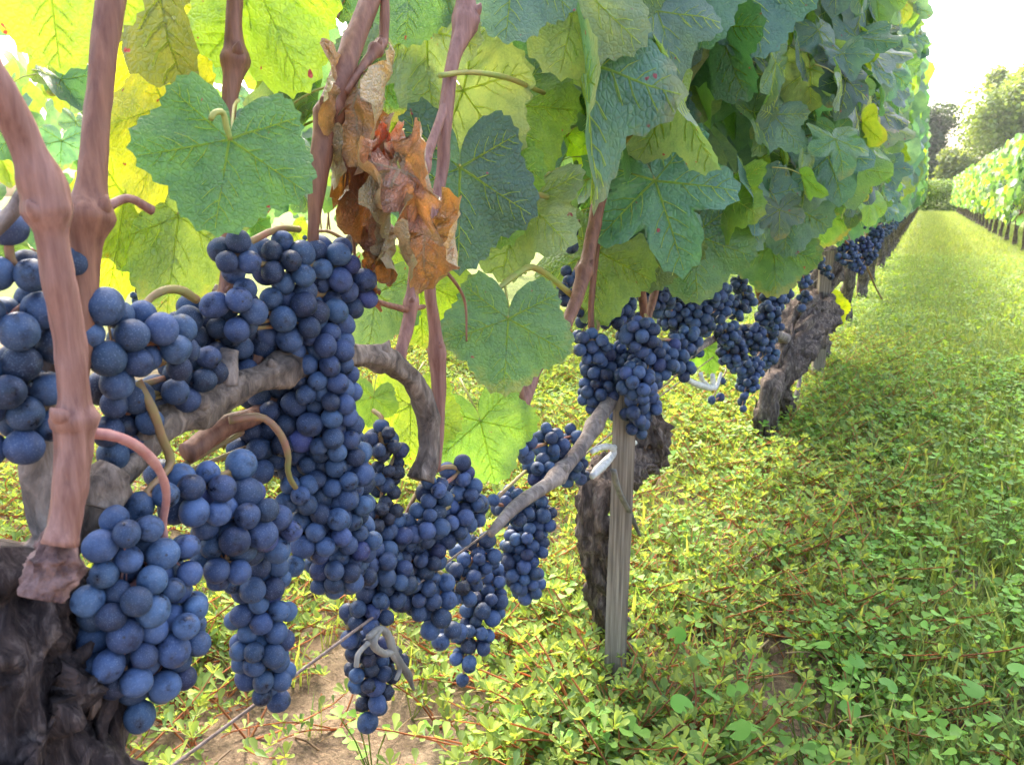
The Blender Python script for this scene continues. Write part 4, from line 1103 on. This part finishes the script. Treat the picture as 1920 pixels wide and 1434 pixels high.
for i,(px,py,lb) in enumerate(((1320,1270,'round-leafed weed right of the foot of the flat stake'),(1365,1400,'round-leafed weed at the bottom edge, right of the stake'),(1590,1300,'round-leafed weed in the clover, bottom centre right'),(1830,1330,'round-leafed weed in the clover at the bottom right corner'))):
    round_weed(*gpix(px,py),lb,50+i,4+i%3)
# dry litter on the soil
lt=MB()
for q_ in range(1300):
    x,y=(R.uniform(-.9,.1),R.uniform(.35,1.6)) if q_<700 else (R.uniform(-.3,.5),R.uniform(.8,3.2)); a=R.uniform(0,3.14); l=R.uniform(.008,.05)
    z=ground_z(x,y)+(R.uniform(.001,.008) if q_<700 else R.uniform(.01,.05))
    P=np.array([(x,y,z),(x+math.cos(a)*l*.5,y+math.sin(a)*l*.5,z+.003),(x+math.cos(a)*l,y+math.sin(a)*l,z+R.uniform(-.002,.006))])
    v,t=tube(P,R.uniform(.0006,.0016),3,False); lt.add(v,t,0,np.array(R.choice(((.30,.12,.06),(.36,.27,.16),(.20,.14,.09))))*R.uniform(.7,1.3))
tag(lt.build('plant_litter',(M_GRASS,),None,(0,0,0),usecol=True),'dry stems and bark crumbs on the bare soil',kind='stuff')

# ------------------------------------------------------------------ trees at the end of the path
M_TBARK=bark_material('tree_bark',(.03,.025,.02),(.09,.075,.06),(.17,.15,.12),8,.3,.6,.02)
def tree(name,label,x,y,h,clumps,nleaf,col,lsize=.16,seed=1,tr=.18):
    r=random.Random(seed)
    root=empty(name,(x,y,0),label,'tree')
    tb=MB()
    v,t=tube(catmull([(x,y,-.1),(x+.1,y,h*.3),(x-.05,y+.1,h*.62),(x+.05,y,h*.9)],14),np.linspace(tr,tr*.25,14),10,True,.15,4.); tb.add(v,t)
    for (cx,cy,cz,cr) in clumps:
        v,t=tube(catmull([(x,y,max(.4,cz*.45)),(x+cx*.5,y+cy*.5,cz*.75),(x+cx,y+cy,cz)],7),np.linspace(tr*.45,.02,7),6); tb.add(v,t)
    tb.build('trunk',(M_TBARK,),root)
    cb=MB()
    for _ in range(nleaf):
        cx,cy,cz,cr=r.choice(clumps)
        d=Vector((r.gauss(0,1),r.gauss(0,1),r.gauss(0,1))).normalized()*(cr*r.random()**.33)
        d*=1+.35*mnoise.noise(d*1.4+Vector((cx,cy,cz)))
        p=np.array((x+cx+d.x,y+cy+d.y,cz+d.z*.85))
        s=lsize*r.uniform(.6,1.3); yl=r.random()
        c=(np.array(col)*(1-yl)+np.array(col)*np.array((1.7,1.45,1.1))*yl)*r.uniform(.8,1.2)
        V=np.array([(0,0,0),(-s*.4,s*.5,.08*s),(s*.4,s*.5,.08*s),(0,s,0)])
        cb.add(V@rot(r.uniform(0,6.28),r.uniform(-1.2,.9),r.uniform(-.7,.7)).T+p,[(0,2,1),(1,2,3)],0,c)
    cb.build('crown',(M_TREE,),root,usecol=True)
    return root
r=random.Random(3)
def clumpset(n,R0,z0,z1,cr,r):
    out=[]
    for _ in range(n):
        a=r.uniform(0,6.28); q=r.random()**.5*R0; z=r.uniform(z0,z1); k=1-.55*((z-z0)/(z1-z0))**1.5
        out.append((math.cos(a)*q*k,math.sin(a)*q*k,z,cr*r.uniform(.7,1.25)))
    return out
tree('broadleaf_tree','large pale-green rounded tree beyond the path at the right edge',3.6,43,6.4,clumpset(30,2.7,1.6,5.6,1.0,r),22000,(.12,.185,.055),.20,41,.2)
tree('broadleaf_tree','feathery tall sapling crown rising behind the rounded tree',2.6,48,7.4,clumpset(12,.9,3.2,7.0,.55,r),2200,(.13,.19,.06),.20,42,.10)
tree('dark_evergreen','dark narrow evergreen tree behind the end of the vine row',-.2,46,5.2,clumpset(18,1.1,1.0,4.6,.75,r),9000,(.04,.07,.042),.16,43,.15)
tree('broadleaf_tree','low bushy tree filling in below the rounded tree',1.1,40,2.6,clumpset(12,.9,.8,2.2,.6,r),6000,(.085,.13,.04),.16,44,.10)
# hedge closing the path
hb=MB(); r=random.Random(8)
hroot=empty('hedge',(.5,35,0),'low dense green hedge closing the end of the grass path','hedge')
for _ in range(9000):
    p=np.array((r.uniform(-.7,2.0),35+r.gauss(0,.3),r.uniform(.0,1.12)+.06*math.sin(r.random()*9)))
    s=r.uniform(.05,.10); c=np.array((.11,.18,.045))*r.uniform(.6,1.5)
    V=np.array([(0,0,0),(-s*.4,s*.5,.08*s),(s*.4,s*.5,.08*s),(0,s,0)])
    hb.add(V@rot(r.uniform(0,6.28),r.uniform(-1,1),r.uniform(-.7,.7)).T+p,[(0,2,1),(1,2,3)],0,c)
hb.build('foliage',(M_TREE,),hroot,usecol=True)['kind']='stuff'
sb=MB()
for k in range(9):
    x=-.6+k*.3; v,t=tube(np.array([(x,35,-.05),(x+.05,35,.5),(x-.03,35.05,.95)]),[.02,.015,.006],6); sb.add(v,t)
sb.build('stem',(M_TBARK,),hroot)
# ------------------------------------------------------------------ haze volume added to pale the far trees
bm=bmesh.new(); bmesh.ops.create_cube(bm,size=1.)
for v in bm.verts: v.co=Vector((v.co.x*60,16+v.co.y*76,(-1.2 if v.co.z<0 else 9.5)))
hz=bpy.data.meshes.new('haze'); bm.to_mesh(hz); bm.free()
mh=bpy.data.materials.new('haze_air'); mh.use_nodes=True; mh.node_tree.nodes.clear()
ho=mh.node_tree.nodes.new('ShaderNodeOutputMaterial'); hv=mh.node_tree.nodes.new('ShaderNodeVolumePrincipled')
hv.inputs['Color'].default_value=(.95,.97,1,1); hv.inputs['Density'].default_value=.0008; hv.inputs['Anisotropy'].default_value=.5
mh.node_tree.links.new(hv.outputs[0],ho.inputs['Volume']); hz.materials.append(mh)
tag(link('haze',hz),'thin pale haze over the far end of the vineyard',kind='stuff')
print('objects', len(bpy.data.objects), 'tris', sum(len(o.data.polygons) for o in bpy.data.objects if o.type=='MESH'))
